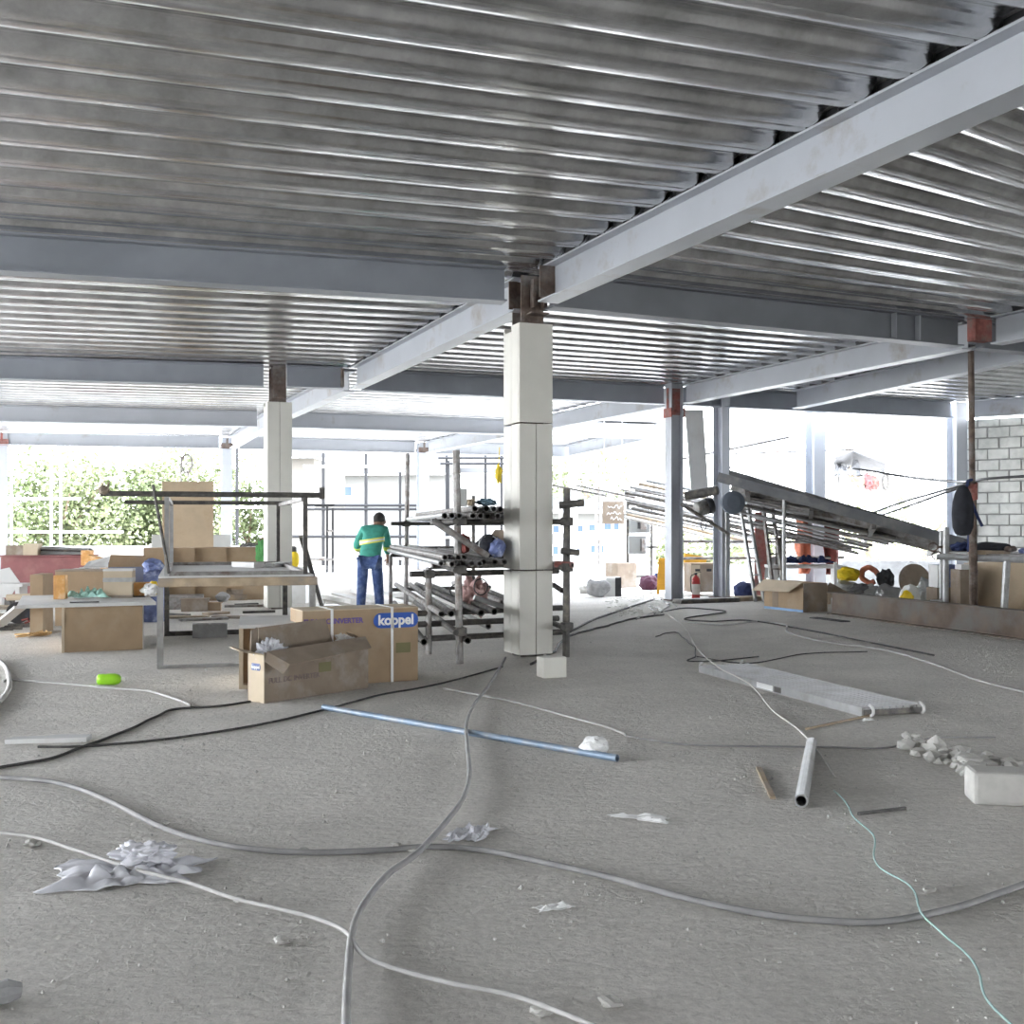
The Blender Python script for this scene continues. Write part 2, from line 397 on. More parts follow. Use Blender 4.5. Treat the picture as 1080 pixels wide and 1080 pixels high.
deck((2.85,5.45),(10,11.1),(5.9,-1.4),(12,1.5),14)
deck((10,16.0),(15,18.4),(12,1.5),(17,3.5),29)
deck((-12,7.78),(.16,11.4),(-16,15.4),(-2.8,18.5),16)
fl_mid = deck((.16,11.42),(6.0,14.15),(-2.8,18.55),(3.1,20.9),16)
fl_right = deck((6.0,14.15),(13,17.4),(3.1,20.9),(10.5,23.9),16)
deck((-16,15.4),(-2.8,18.5),(-19,22.4),(-5.8,25.5),16)
deck((-2.8,18.5),(3.1,20.9),(-5.8,25.5),(.2,27.7),16)
deck((-19,22.4),(-5.8,25.5),(-21,29.3),(-8.5,32.7),16)
deck((-5.8,25.5),(.2,27.7),(-8.5,32.7),(-2.9,34.8),16)
deck((.2,27.7),(3.9,29.0),(-2.9,34.8),(3.0,37.2),18)
# concrete topping above the decking
mb = MB(); mb.prism([(-14,-11.2),(20,-11.2),(18,2),(15,18.6),(10.6,24.0),(3.3,21.1),(.4,27.9),(4.1,29.1),(3.2,37.4),(-8.6,33.0),(-22,29.3)], ZD+.08, ZD+.22)
struct('ceiling', mb, conc)

def iprof(w, h, tf=.018, tw=.012):
    a = w/2; b = h/2; t = tw/2
    return [(-a,-b),(a,-b),(a,-b+tf),(t,-b+tf),(t,b-tf),(a,b-tf),(a,b),(-a,b),(-a,b-tf),(-t,b-tf),(-t,-b+tf),(-a,-b+tf)]
def ibeam(label, p0, p1, side, w=.22, h=BH, zb=ZB, m=None, group=None):
    p0 = Vector((p0[0],p0[1],0)); p1 = Vector((p1[0],p1[1],0)); t = (p1-p0).normalized()
    nrm = Vector((-t.y,t.x,0))*side*w/2
    mb = MB(); mb.extr(iprof(w,h), p0+nrm+Vector((0,0,zb+h/2)), p1+nrm+Vector((0,0,zb+h/2)))
    return single('steel_beam', mb, m or paint, label, 'beam', group)
beamA = ibeam('long pale grey steel beam running diagonally overhead from the near right down to the central column', (5.6,-.9), (.27,11.33), -1, w=.23)
ibeam('pale grey steel beam running on diagonally behind the central column', (.02,11.75), (-2.72,18.4), -1)
ibeam('pale grey diagonal steel beam beyond the left clad column', (-2.92,18.8), (-5.75,25.4), -1)
ibeam('pale grey diagonal steel beam ending above the far left column', (-5.9,25.8), (-8.45,32.6), -1)
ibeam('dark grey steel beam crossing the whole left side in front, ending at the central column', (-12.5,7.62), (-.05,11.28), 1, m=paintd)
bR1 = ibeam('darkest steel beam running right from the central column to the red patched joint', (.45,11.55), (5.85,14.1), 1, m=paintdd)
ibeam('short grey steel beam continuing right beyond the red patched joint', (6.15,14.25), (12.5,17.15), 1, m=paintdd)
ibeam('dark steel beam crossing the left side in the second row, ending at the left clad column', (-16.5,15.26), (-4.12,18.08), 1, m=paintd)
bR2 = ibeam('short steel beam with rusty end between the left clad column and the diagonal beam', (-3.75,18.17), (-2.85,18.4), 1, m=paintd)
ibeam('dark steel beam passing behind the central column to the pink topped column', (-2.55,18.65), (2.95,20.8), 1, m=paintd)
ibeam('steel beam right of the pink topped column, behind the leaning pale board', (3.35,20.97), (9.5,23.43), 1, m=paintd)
bB = ibeam('pale grey steel beam from the red patched joint back to the pink topped column', (5.92,14.35), (3.22,20.7), -1)
ibeam('pale grey steel beam going back from the pink topped column behind the central column', (3.05,21.1), (.25,27.55), -1)
ibeam('pale grey steel beam ending at the slender column behind the pipe rack', (.1,27.9), (-2.75,34.6), -1)
ibeam('lower of the two parallel pale beams at the right, left of the rusty prop', (7.25,14.95), (5.55,21.6), -1)
ibeam('pale grey steel beam at the right edge, coming forward from the red patched joint', (9.2,7.9), (6.12,13.95), -1)
ibeam('grey steel beam crossing the left side in the third row', (-19.5,22.25), (-5.95,25.45), 1)
ibeam('grey steel beam in the third row just left of the central column', (-5.6,25.55), (.05,27.65), 1)
ibeam('grey steel beam stub left of the pink topped column, seen below the paler diagonal beam', (.5,27.8), (3.9,29.0), 1)
ibeam('pale farthest beam at the left above the trees', (-21,29.5), (-8.75,32.6), 1)
ibeam('pale farthest beam between the far left column and the slender column behind the rack', (-8.2,32.8), (-3.05,34.65), 1)
ibeam('pale farthest beam right of the slender column, passing behind the central column', (-2.7,34.8), (3.0,37.0), 1)
ibeam('pale farthest diagonal beam seen just right of the central column', (3.6,29.4), (1.8,36.4), -1)
ibeam('pale steel beam resting over the block wall at the right', (9.75,23.3), (14.5,19.6), 1)
def plate(o, name, c, size, m, ang=TH):
    mb = MB(frame(c, ang)); mb.box((0,0,0), size); return mb.build(name, m, o)
tA = (Vector((.27,11.33,0))-Vector((5.6,-.9,0))).normalized()
for i,(b,a) in enumerate(fl_left):
    if i > 24: continue
    mb = MB(frame((b.x+.10,b.y+.02,0), math.atan2(tA.y,tA.x))); mb.bb(-.1,.1,-.05,.05,ZD+.004,ZD+.075)
    f = mb.build('flute_shade', black, beamA)  # black block stands for the shade inside each open flute
tB = V
for i,(b,a) in enumerate(fl_mid):
    mb = MB(frame((b.x-.02,b.y-.05,0), TH+math.pi/2)); mb.bb(-.1,.1,-.05,.05,ZD+.004,ZD+.075)
    mb.build('flute_shade', black, bB)  # same black shade for the flute voids over this beam
for s_,dd in ((1,.75),(1,1.15)):
    tt = (Vector((.45,11.55,0))-Vector((5.85,14.1,0))).normalized()
    q = Vector((5.85,14.1,0))+tt*dd+Vector((-tt.y,tt.x,0))*(-.055)
    plate(bR1,'web_stiffener',(q.x,q.y,ZB+BH/2),(.012,.09,BH-.04),paint,TH)
plate(bR2,'end_plate',(-2.88,18.47,ZB+BH/2),(.03,.18,BH-.05),rust)
plate(beamA,'end_plate',(.36,11.18,ZB+BH/2),(.17,.02,BH-.04),rust,TH)

# ---------------------------------------------------------------- columns
def hprof(w, d, tf=.018, tw=.012): return iprof(w, d, tf, tw)
def hcol(o, name, c, w, d, z0, z1, m, ang=TH):
    mb = MB(frame((c[0],c[1],0), ang))
    mb.extr(hprof(w,d), (0,0,z0), (0,0,z1), up=(0,1,0)); return mb.build(name, m, o)
def clad(o, c0, lu, lv, rows, gap=.008, th=.03, m=board, seams=True):
    """boards round a column whose near corner is c0; rows = list of (z0,z1, number of front boards)"""
    M = frame((c0[0],c0[1],0), TH)
    for (z0,z1,nf) in rows:
        for k in range(nf):
            mb = MB(M); mb.bb(lu*k/nf+(gap/2 if k else 0), lu*(k+1)/nf-(gap/2 if k<nf-1 else 0), 0, th, z0, z1-.006); mb.build('cladding_board', m, o, bevel=.004)
        for k in range(2):
            mb = MB(M); mb.bb(-.003, th-.003, th+.002+(lv-th*2)*k/2+(gap/2 if k else 0), th+(lv-th*2)*(k+1)/2, z0, z1-.012*k-.006-(.05 if (k and z1>3) else 0)); mb.build('cladding_board', m, o, bevel=.004)
        mb = MB(M); mb.bb(lu-th, lu, th+.002, lv-th-.002, z0, z1-.006); mb.build('cladding_board', m, o, bevel=.004)
        mb = MB(M); mb.bb(0, lu, lv-th, lv, z0, z1-.006); mb.build('cladding_board', m, o, bevel=.004)
c0 = Vector((.08,11.56,0)); cc = c0+U*.19+V*.23
col = thing('clad_column', 'tall square column clad in off-white boards standing at the centre of the hall', 'column', cc)
clad(col, c0, .385, .46, [(.03,.93,2),(.936,2.5,2),(2.506,3.57,1)])
hcol(col, 'steel_core', cc, .26, .26, 0, ZD, rust)
for q,sz in ((cc-V*.14-U*.02, (.012,.16,.3)),(cc-V*.14+U*.1,(.012,.16,.3)),(cc-U*.14,(.16,.012,.3)),(cc+U*.16-V*.05,(.1,.012,.3))):
    plate(col,'stiffener_plate',(q.x,q.y,ZB+.16),sz,rust)
plate(col,'bracket',((cc-V*.18+U*.03).x,(cc-V*.18).y,ZB-.06),(.2,.2,.015),rust)
q = G(281,643); q = Vector((q.x+.02,q.y,0)); cl = q+U*.2+V*.2
col = thing('clad_column', 'slimmer off-white clad column behind the metal table at the left', 'column', cl)
clad(col, q, .41, .41, [(.03,1.9,2),(1.906,3.5,2)])
hcol(col, 'steel_core', cl, .25, .25, 0, ZD, rust)
plate(col,'flange_plate',((cl-V*.2).x,(cl-V*.2).y,ZB+.1),(.22,.02,.55),rust)
def steelcol(label, px, d, w, dp, z1=ZD, ang=TH, m=None, z0=0, top=None, base=True, zt=3.45):
    c = at(px, d); o = thing('steel_column', label, 'column', c)
    hcol(o, 'column_shaft', c, w, dp, z0, z1, m or paint, ang)
    if base: plate(o, 'base_plate', (c.x,c.y,z0+.012), (w+.12,dp+.12,.02), rust, ang)
    if top:
        mb = MB(frame((c.x,c.y,0),ang))
        for (y,) in ((-dp/2-.012,),(dp/2+.012,)): mb.bb(-w/2-.03,w/2+.03,y-.012,y+.012,zt,zt+.17)
        mb.bb(-.03,.03,-dp/2-.02,dp/2+.02,zt+.05,min(zt+.55,ZD)); mb.build('joint_plate', top, o)
    return o
steelcol('blue-grey steel column with pink primer at its top, standing left of the fire extinguisher', 711, 20.6, .24, .26, top=redox, ang=TH+math.pi/2)
steelcol('grey steel column standing right of the fire extinguisher, supporting the lean-to sheets', 761, 21.4, .26, .22, ang=TH+.35)
steelcol('pale steel column standing between the two orange sheets', 860, 23.2, .34, .26, ang=TH+.15)
steelcol('pale steel column at the left end of the block wall', 1009, 23.75, .3, .3, ang=TH)
steelcol('white painted column in the bright gap behind the lean-to, left of the pale column', 796, 31, .42, .36, m=whitep, z1=4.6)
steelcol('pale column at the far left edge in front of the trees', 2, 31.3, .3, .3, top=redox, zt=3.72)
steelcol('pale column behind the brown board and metal frame at the left', 239, 33.2, .3, .3, top=rust, zt=3.75)
steelcol('slender pale column in the bright background behind the pipe rack', 446, 35, .32, .3, top=rust, zt=3.75)
steelcol('far column with brown paint runs at its top, above the wall panels', 674, 36.4, .5, .4, m=whitep, top=rust)
steelcol('thin far column just right of the central column', 605, 37.0, .2, .2, m=whitep)

# leaning board near the pink topped column
mb = MB(); a = P(722,432,20.9); b = P(741,432,21.0); c = P(747,524,21.5); d = P(729,524,21.4)
mb.slab([d,c,b,a], .03)
single('leaning_board', mb, white, 'tall pale board hanging tilted just right of the pink topped column', 'board')

# ---------------------------------------------------------------- block wall at the right
W0 = at(1019, 23.75); W1 = Vector((14.6,20.0,0)); wd = (W1-W0).normalized(); WL = (W1-W0).length
Mw = Matrix.Translation(W0) @ rotz(math.atan2(wd.y,wd.x))
mb = MB(Mw); mb.bb(0,WL,.02,.16,0,ZB-.02); struct('wall_right', mb, mortar)
mb = MB(Mw); r = 0; z = .01
rnd = random.Random(3)
while z < ZB-.1:
    h = .235; x = -.0-(.2 if r%2 else 0)
    while x < WL:
        l = .44; jx = rnd.uniform(-.012,.012); jy = rnd.uniform(-.008,.008)
        xa = max(0,x+.012); xb = min(WL, x+l-.012+jx)
        if xb-xa > .05: mb.bb(xa, xb, 0+jy, .1, z+.012, min(z+h-.014, ZB-.03))
        x += l
    z += h; r += 1
struct('wall_right', mb, BLOCKM, bevel=.012)
# low parapets at the slab edge
def wallseg(a, b, z0, z1, th, m, nm):
    mb = MB(); a = Vector(a); b = Vector(b); mb.bar(a+Vector((0,0,(z0+z1)/2)), b+Vector((0,0,(z0+z1)/2)), th, z1-z0); return struct(nm, mb, m)
mb = MB(); mb.bb(-20,20,-11.2,-11.0,0,4.2); struct('wall_back', mb, BLOCKM)  # unseen wall behind the camera, added to dim the beam faces toward it
mb = MB(); mb.bar((14.6,20.0,2.05),(17,1.5,2.05),.2,4.1); struct('wall_right', mb, BLOCKM)  # unseen run of block wall, added and sized to cut side light
wallseg(at(812,25.5), at(1010,24.2), 0, .62, .15, conc, 'wall_back')
wallseg(at(-60,32.2), at(300,34.5), 0, .8, .15, white, 'wall_left')
# ================================================================ cables on the floor
def cable(label, px, r, m, cat='cable', n=7, lift=0.0, name='cable', wob=0.0, zs=None):
    pts = []
    for i,(x,y) in enumerate(px):
        z_ = zs[i] if zs else r+lift; q = G(x,y,z_-r); q.z = z_; pts.append(q)
    pts = spline(pts, n)
    if wob:
        for i,p in enumerate(pts): p.x += wob*noise.noise(p*3); p.y += wob*noise.noise(p*3+Vector((9,9,9)))
    mb = MB(); mb.tube(pts, r, 8); return single(name, mb, m, label, cat, smooth=True)
cable('thick grey cable sweeping in a long arc across the foreground', [(-30,818),(0,822),(60,828),(110,845),(170,875),(230,893),(310,902),(400,900),(455,896),(510,900),(560,910),(640,928),(720,950),(800,967),(860,974),(930,976),(1000,963),(1050,947),(1110,925)], .013, cablegrey)
cable('thick grey cable running in an S up to the foot of the column', [(366,1110),(365,1080),(367,1030),(372,985),(385,955),(410,925),(440,903),(470,870),(488,845),(495,820),(493,790),(492,765),(500,745),(515,725),(527,706),(533,695)], .013, cablegrey, lift=.022)
cable('thin whitish cable passing under the crumpled plastic sheet to the bottom edge', [(-30,876),(0,880),(40,886),(75,897),(120,912),(200,934),(250,950),(330,970),(365,985),(385,1010),(420,1025),(480,1040),(540,1052),(590,1070),(640,1090)], .008, cablewhite, lift=.03, wob=.01)
cable('pale thick cable looping in from the left edge beside the green bottle', [(-30,770),(0,742),(8,732),(10,720),(6,706),(-5,696)], .022, cablewhite)
cable('thin pale cable lying just left of and below the green bottle', [(5,720),(15,718),(60,722),(130,728),(160,731),(185,738),(200,745)], .010, cablewhite, wob=.02)
cable('black wire wandering from the left edge up to the open carton', [(-20,815),(0,811),(30,806),(60,799),(130,773),(165,757),(185,749),(230,746),(265,741)], .009, cabledark, wob=.02)
cable('long black wire curving from the left floor past the cartons to the central column', [(40,789),(95,788),(180,780),(270,766),(340,750),(400,734),(440,727),(480,718),(530,704)], .008, cabledark)
cable('thin white cable running right from below the column across the middle of the floor', [(468,727),(500,733),(545,742),(600,757),(640,768),(660,776)], .008, cablewhite)
cable('thin dusty wire crossing the floor behind the short pipe towards the rubble', [(660,777),(720,786),(790,788),(870,789),(930,790),(965,783),(990,779),(1050,779)], .006, cablegrey)
cable('white string trailing over the metal plank and down past the short pipe', [(692,640),(720,660),(735,684),(757,704),(776,714),(794,725),(815,750),(842,770),(868,800),(880,820)], .006, ropewhite, 'string', name='string', zs=(.01,.01,.02,.074,.076,.076,.012,.01,.01,.01))
cable('teal-white string wriggling down the right foreground to the bottom edge', [(880,835),(893,850),(910,872),(925,893),(930,915),(960,935),(975,965),(1000,990),(1020,1010),(1040,1045),(1070,1085)], .004, ropeteal, 'string', name='string', lift=.026, wob=.03)
cable('grey cable lying along the floor before the long rusty beam, ending at the right edge', [(720,656),(760,660),(800,656),(828,660),(832,668),(870,678),(930,686),(980,700),(1035,720),(1090,733)], .011, cablewhite)
cable('dark cable looping on the floor in front of the fire extinguisher', [(690,648),(720,642),(745,643),(765,646),(722,653),(750,656),(790,655),(850,665),(910,677),(985,692)], .010, cabledark)
cable('pair of dark wires running from behind the column up towards the wall panels, upper one', [(600,668),(625,655),(645,648),(668,640),(690,633)], .016, cabledark)
cable('pair of dark wires running from behind the column up towards the wall panels, lower one', [(560,702),(585,688),(600,672),(640,661),(665,654),(700,649)], .014, cabledark, wob=.03)
cable('white tangled cable on the floor left of the pink topped column', [(672,654),(690,646),(684,640),(698,643),(690,650),(705,640),(698,634),(712,640)], .012, cablewhite, wob=.08)
cable('thin brown wire lying left of the metal plank', [(690,672),(715,668),(735,690),(725,698),(760,697),(800,693)], .007, cabledark, wob=.06)
cable('thin wire lying just behind the long metal plank', [(735,693),(790,700),(850,690),(915,688)], .006, cabledark, wob=.03)

# ================================================================ small foreground things
def ptube(name, label, cat, a, b, r, m, hollow=.25, n=16):
    mb = MB(); mb.tube([a,b], r, n, hollow=hollow); return single(name, mb, m, label, cat, smooth=False)
a = G(341,749); b = G(651,804); a.z = b.z = .024
ptube('conduit', 'pale blue conduit lying across the floor in front of the cartons', 'pipe', a, b, .022, bluepipe)
a = G(845,852); b = G(856,789); a.z = b.z = .034
ptube('pipe', 'short galvanised pipe with open end lying on the right floor', 'pipe', a, b, .034, steell)
# scaffold plank
pa, pb = G(737,709), G(909,756); pc = G(953,748)
pd = pa+(pc-pb)
L_ = (pb-pa).length; ang = math.atan2((pb-pa).y,(pb-pa).x); wdt = (pc-pb).length
root = thing('scaffold_plank', 'perforated aluminium scaffold plank lying alone on the right floor', 'scaffold plank', (pa+pc)/2)
M_ = frame(pa, ang)
mb = MB(M_)
for k in range(9): mb.bb(0, L_, wdt*(k+.08)/9, wdt*(k+.92)/9, .052, .066)
mb.bb(0,L_,.01,wdt-.01,.045,.053); mb.build('deck_surface', alu, root)
for y in (0,wdt-.012):
    mb = MB(M_); mb.bb(0,L_,y,y+.012,.0,.062); mb.build('side_rail', alu, root)
for x in (0,L_-.012):
    mb = MB(M_); mb.bb(x,x+.012,.013,wdt-.013,.004,.05); mb.build('end_plate', steeld, root)
for x in (0,L_):
    for y in (.05,wdt-.05):
        s_ = -1 if x==0 else 1
        mb = MB(M_); mb.tube([(x+s_*(.02+.05*math.sin(t)),y,.045+.04*math.cos(t)) for t in [i*.45 for i in range(7)]], .012, 6); mb.build('hook', white, root, smooth=True)
mb = MB(M_); mb.bb(L_*.42,L_*.52,-.004,0,.01,.055); mb.build('sticker', whitep, root)
mb = MB(M_); mb.bb(L_*.53,L_*.57,-.004,0,.01,.055); mb.build('clip', steeld, root)
# rubble heap
rnd = random.Random(11)
for i in range(110):
    t = rnd.random(); px = 955+t*150+rnd.uniform(-12,8); py = 784+t*46+rnd.uniform(-14,18)*(0.5+t*.6)
    q = G(px,py); r = rnd.choice((.02,.025,.03,.04,.05))*(1.0 if i>14 else 1.5)
    mb = MB(frame((q.x,q.y,0), rnd.uniform(0,6))); mb.blob((0,0,r*.55),(r*rnd.uniform(.9,1.6),r,r*.75), seed=i, sub=1, amp=.7, fr=1.2)
    single('block_fragment', mb, rock, 'broken pale block fragment in the rubble heap at the right edge', 'rubble', 'block fragments in the right rubble heap')
q = G(1030,851)
mb = MB(frame((q.x+.17,q.y+.10,0), -.15)); mb.bb(-.16,.16,-.10,.10,0,.165)
single('concrete_block', mb, rock, 'whole pale block lying at the right edge of the rubble heap', 'block', bevel=.02)
mb = MB(frame(G(590,715)+V*.06+U*(-.03), TH-.05)); mb.bb(-.12,.11,-.05,.14,0,.19)
single('concrete_block', mb, board, 'small pale block standing against the foot of the central column', 'block', bevel=.008)
# crumpled films, papers, boards
q = G(134,928)
mb = MB(); mb.sheet((q.x,q.y+.05,0), .50, .30, .045, seed=4, n=34, ang=.12, fr=3.2, ragged=.6)
root = single('plastic_sheet', mb, plastic, 'crumpled translucent plastic sheet lying over the thin cable at lower left', 'plastic sheet', solid=.002, smooth=True)
mb = MB(); mb.blob((q.x+.03,q.y+.11,.075),(.10,.075,.045),seed=9,sub=5,amp=.6,fr=1.8); mb.build('gathered_fold', plastic, root, smooth=True)
q = G(497,880)
mb = MB(); mb.sheet((q.x,q.y,0), .16, .26, .035, seed=8, n=18, ang=-.4, fr=5, ragged=.7); single('plastic_film', mb, plastic, 'small clear plastic film lying right of the S-shaped cable', 'plastic film', solid=.001)
q = G(8,1058); mb = MB(); mb.tube([(q.x-.12,q.y-.06,.03),(q.x,q.y,.035),(q.x+.03,q.y+.02,.03)],[.03,.035,.022],9); single('crushed_tube', mb, conc, 'crushed grey tube at the bottom left corner', 'tube')
for (x,y,sx,sy,an,lab) in ((672,862,.26,.06,-.15,'long white paper scrap right of the S-shaped cable'),(690,866,.14,.05,-.5,'short white paper scrap overlapping the long scrap on the floor'),(585,958,.13,.05,.3,'torn brownish paper scrap below the thick arc cable'),(915,760,.1,.04,.2,'tiny pale scrap beside the end of the metal plank')):
    q = G(x,y); mb = MB(); mb.sheet((q.x,q.y,0), sx, sy, .02, seed=x, n=8, ang=an, fr=3, ragged=.4); single('paper_scrap', mb, whitep, lab, 'paper', solid=.002)
q = G(628,797); mb = MB(); mb.blob((q.x,q.y,.055),(.085,.07,.065),seed=5,sub=3,amp=.25); single('plastic_lump', mb, whitep, 'round white lump lying beyond the pale blue conduit', 'lump')
q0 = G(5,785); mb = MB(frame(q0,.06)); mb.prism([(0,0),(.5,.04),(.5,.15),(.28,.16),(.22,.12),(.02,.1)],0,.03); single('board_offcut', mb, white, 'torn white board offcut lying at the left edge', 'board')
# green bottle
q = G(98,723); mb = MB(Matrix.Translation(q+Vector((.03,.02,.05))) @ rotz(.15) @ Matrix.Rotation(math.radians(90),4,'Y'))
mb.lathe((0,0,0), [(.03,0),(.047,.01),(.05,.05),(.046,.07),(.05,.09),(.05,.15),(.04,.185),(.018,.205)], 16)
root = single('plastic_bottle', mb, lime, 'lime green plastic bottle lying on the left floor', 'bottle', smooth=True)
mb = MB(Matrix.Translation(q+Vector((.03,.02,.05))) @ rotz(.15) @ Matrix.Rotation(math.radians(90),4,'Y')); mb.lathe((0,0,.205), [(.02,0),(.02,.03),(.016,.032)], 12); mb.build('cap', whitep, root)
# slivers
for (x0,y0,x1,y1,w_,m_,nm,lab) in ((800,811,815,843,.028,wood,'timber_sliver','dark timber sliver lying left of the short pipe'),(905,860,955,854,.012,steeld,'steel_nail','long dark nail lying right of the short pipe'),(850,770,935,752,.012,wood,'timber_sliver','thin splinter lying before the metal plank'),(858,652,892,656,.16,black,'rubber_strip','flat black strip on the floor in front of the long rusty beam')):
    a = G(x0,y0); b = G(x1,y1); mb = MB(); mb.bar(a+Vector((0,0,.008)), b+Vector((0,0,.008)), w_, .014); single(nm, mb, m_, lab, 'debris')
rnd = random.Random(5)
for (x,y,r,lab) in ((320,900,.022,'small white cap lying on the thick arc cable'),(173,871,.024,'tiny white cup lying behind the arc cable at the left'),(252,951,.022,'pale stone chip resting on the thin cable'),(297,995,.022,'pale stone chip below the thin cable'),(35,893,.035,'flat chip beside the thin cable near the left edge'),(418,892,.016,'small white chip near where the thick cables cross'),(434,898,.014,'tiny white chip just left of the crossing of the thick cables'),(570,1070,.03,'whitish pebble at the bottom edge near the thin cable'),(565,758,.018,'white chip beside the thin cable in the middle of the floor'),(980,941,.022,'pinkish scrap next to the teal string'),(645,1062,.03,'brown pebble near the bottom edge in the middle')):
    q = G(x,y); mb = MB(frame((q.x,q.y,0), rnd.uniform(0,6))); mb.blob((0,0,r*.5),(r*1.3,r,r*.55),seed=x,sub=2,amp=.4); single('stone_chip', mb, rock, lab, 'stone')
mb = MB()
rnd = random.Random(21)
for i in range(3400):
    d = 3.0+rnd.random()**1.3*11; x = rnd.uniform(-.52,.52)*d
    cl_ = noise.noise(Vector((x*1.1,d*1.1,3)))
    if cl_ < rnd.uniform(-.6,.5): continue
    r = rnd.choice((.003,.004,.005,.006,.008))*(1.8 if rnd.random()<.04 else 1)
    ve = [Vector((x,d,r*.3))+Vector(q)*r*rnd.uniform(.7,1.3) for q in ((1,0,0),(-1,0,0),(0,1,0),(0,-1,0),(0,0,1),(0,0,-1))]
    mb.add(ve, [(0,2,4),(2,1,4),(1,3,4),(3,0,4),(2,0,5),(1,2,5),(3,1,5),(0,3,5)])
single('gravel', mb, rock, 'fine grey grit scattered over the concrete floor', 'gravel', kind='stuff')

# ================================================================ cartons in the middle
q0, q1 = G(319,725.5), G(441,717.5)
ang = math.atan2((q1-q0).y,(q1-q0).x); W_ = (q1-q0).length; H_ = .665; D_ = .42
M_ = frame(q0, ang)
root = thing('carton', 'large closed brown carton with a blue and white logo standing by the open carton', 'box', q0+(q1-q0)/2)
mb = MB(M_); mb.bb(0,W_,0,D_,0,H_); mb.build('carton_body', card, root, bevel=.006)
mb = MB(M_); mb.bb(.0,W_,-.001,D_+.001,H_-.005,H_+.004); mb.build('lid_flap', cardl, root)
for u in (.245,.765):
    mb = MB(M_); x = W_*u
    mb.bb(x-.012,x+.012,-.007,-.002,0,H_+.008); mb.bb(x-.012,x+.012,-.007,D_+.005,H_+.004,H_+.009); mb.build('strap', whitep, root)
zc = H_-.11; xc = W_*.80
mb = MB(M_ @ Matrix.Translation((xc,-.003,zc)) @ Matrix.Rotation(math.radians(90),4,'X'))
pl = []
for k in range(11): t = -math.pi/2+math.pi*k/10; pl.append((.145+.068*math.cos(t), .068*math.sin(t)))
for k in range(11): t = math.pi/2+math.pi*k/10; pl.append((-.145+.068*math.cos(t), .068*math.sin(t)))
mb.prism(pl, -.0005, .0015); lg = mb.build('logo', blue, root)
text_mesh('koppel', M_ @ Matrix.Translation((xc,-.005,zc)) @ Matrix.Rotation(math.radians(90),4,'X'), .125, whitep, lg, 'lettering', .004)
text_mesh('FULL DC INVERTER', M_ @ Matrix.Translation((W_*.26,-.003,H_-.10)) @ Matrix.Rotation(math.radians(90),4,'X'), .062, purple, root, 'printed_words', .002)
mb = MB(M_); mb.bb(W_*.80,W_*.93,-.0022,0,.26,.35); mb.build('printed_mark', greenp, root)
# open carton
q0, q1 = G(279,742), G(388.5,725.5); ang = math.atan2((q1-q0).y,(q1-q0).x); W_ = (q1-q0).length; D_ = .27; H_ = .40
M_ = frame(q0, ang); t_ = .012; D_ = .22
root = thing('carton', 'long torn open carton with bent flaps in front of the logo carton', 'box', q0+(q1-q0)/2)
mb = MB(M_); mb.bb(0,W_,0,t_,0,H_); mb.bb(0,W_,D_-t_,D_,0,H_); mb.bb(W_-t_,W_,t_,D_-t_,0,H_); mb.bb(t_,W_-t_,t_,D_-t_,0,t_); mb.build('carton_body', cardd, root)
mb = MB(M_); mb.bb(0,t_,t_,D_-t_,0,H_-.02); sd = mb.build('side_panel', cardl, root)
mb = MB(M_); mb.slab([(.02,-.005,H_+.01),(W_-.04,-.005,H_+.05),(W_-.10,-.15,H_-.03),(.12,-.17,H_-.09)], .012)
mb.slab([(.02,-.005,H_+.01),(.12,-.17,H_-.09),(.06,-.16,H_-.16),(-.02,-.03,H_-.06)], .010); mb.build('front_flap', cardd, root)
mb = MB(M_); mb.slab([(.10,D_,H_-.02),(W_-.22,D_,H_),(W_-.26,D_+.05,H_+.20),(.14,D_+.06,H_+.17)], .012); mb.slab([(.0,D_-.02,H_-.05),(.1,D_,H_-.02),(.10,D_+.02,H_+.18),(.02,D_-.01,H_+.16)], .012); mb.build('rear_flap', cardd, root)
mb = MB(M_); mb.slab([(0,.02,H_-.02),(0,D_-.02,H_-.02),(-.16,D_+.02,H_+.04),(-.19,.06,H_+.02)], .008); mb.build('side_flap', cardl, root)
mb = MB(M_); mb.slab([(W_,.0,H_-.02),(W_,D_,H_-.02),(W_-.10,D_-.04,H_+.08),(W_-.12,.05,H_+.07)], .01); mb.build('end_flap', card, root)
pl2 = MB(M_ @ Matrix.Translation((-.002,D_/2,H_-.12)) @ rotz(math.radians(-90)) @ Matrix.Rotation(math.radians(90),4,'X'))
pl = [(.06*a_,.028*b_) for a_,b_ in ((-1,-.4),(-.85,-1),(.85,-1),(1,-.4),(1,.4),(.85,1),(-.85,1),(-1,.4))]
pl2.prism(pl, 0, .002); lg = pl2.build('logo', bluebag, sd)
text_mesh('koppel', M_ @ Matrix.Translation((-.005,D_/2,H_-.12)) @ rotz(math.radians(-90)) @ Matrix.Rotation(math.radians(90),4,'X'), .04, whitep, lg, 'lettering', .001)
mb = MB(M_); mb.bb(W_*.50,W_*.62,-.002,0,.19,.27); mb.build('printed_mark', greenp, root)
text_mesh('FULL DC INVERTER', M_ @ Matrix.Translation((W_*.27,-.002,.17)) @ Matrix.Rotation(math.radians(90),4,'X'), .06, mat('faded purple print', (.22,.17,.16), .8), root, 'printed_words', .001)
mb = MB(M_); mb.bb(W_*.76,W_*.96,-.002,0,H_-.06,H_-.02); mb.build('printed_band', purple, root)
mb = MB(M_); mb.blob((.14,D_*.5,H_-.02),(.12,.08,.10),seed=3,sub=5,amp=.5,fr=3.2); single('plastic_wrap', mb, plastic, 'crumpled clear wrap sticking out of the torn open carton', 'plastic wrap', smooth=True)
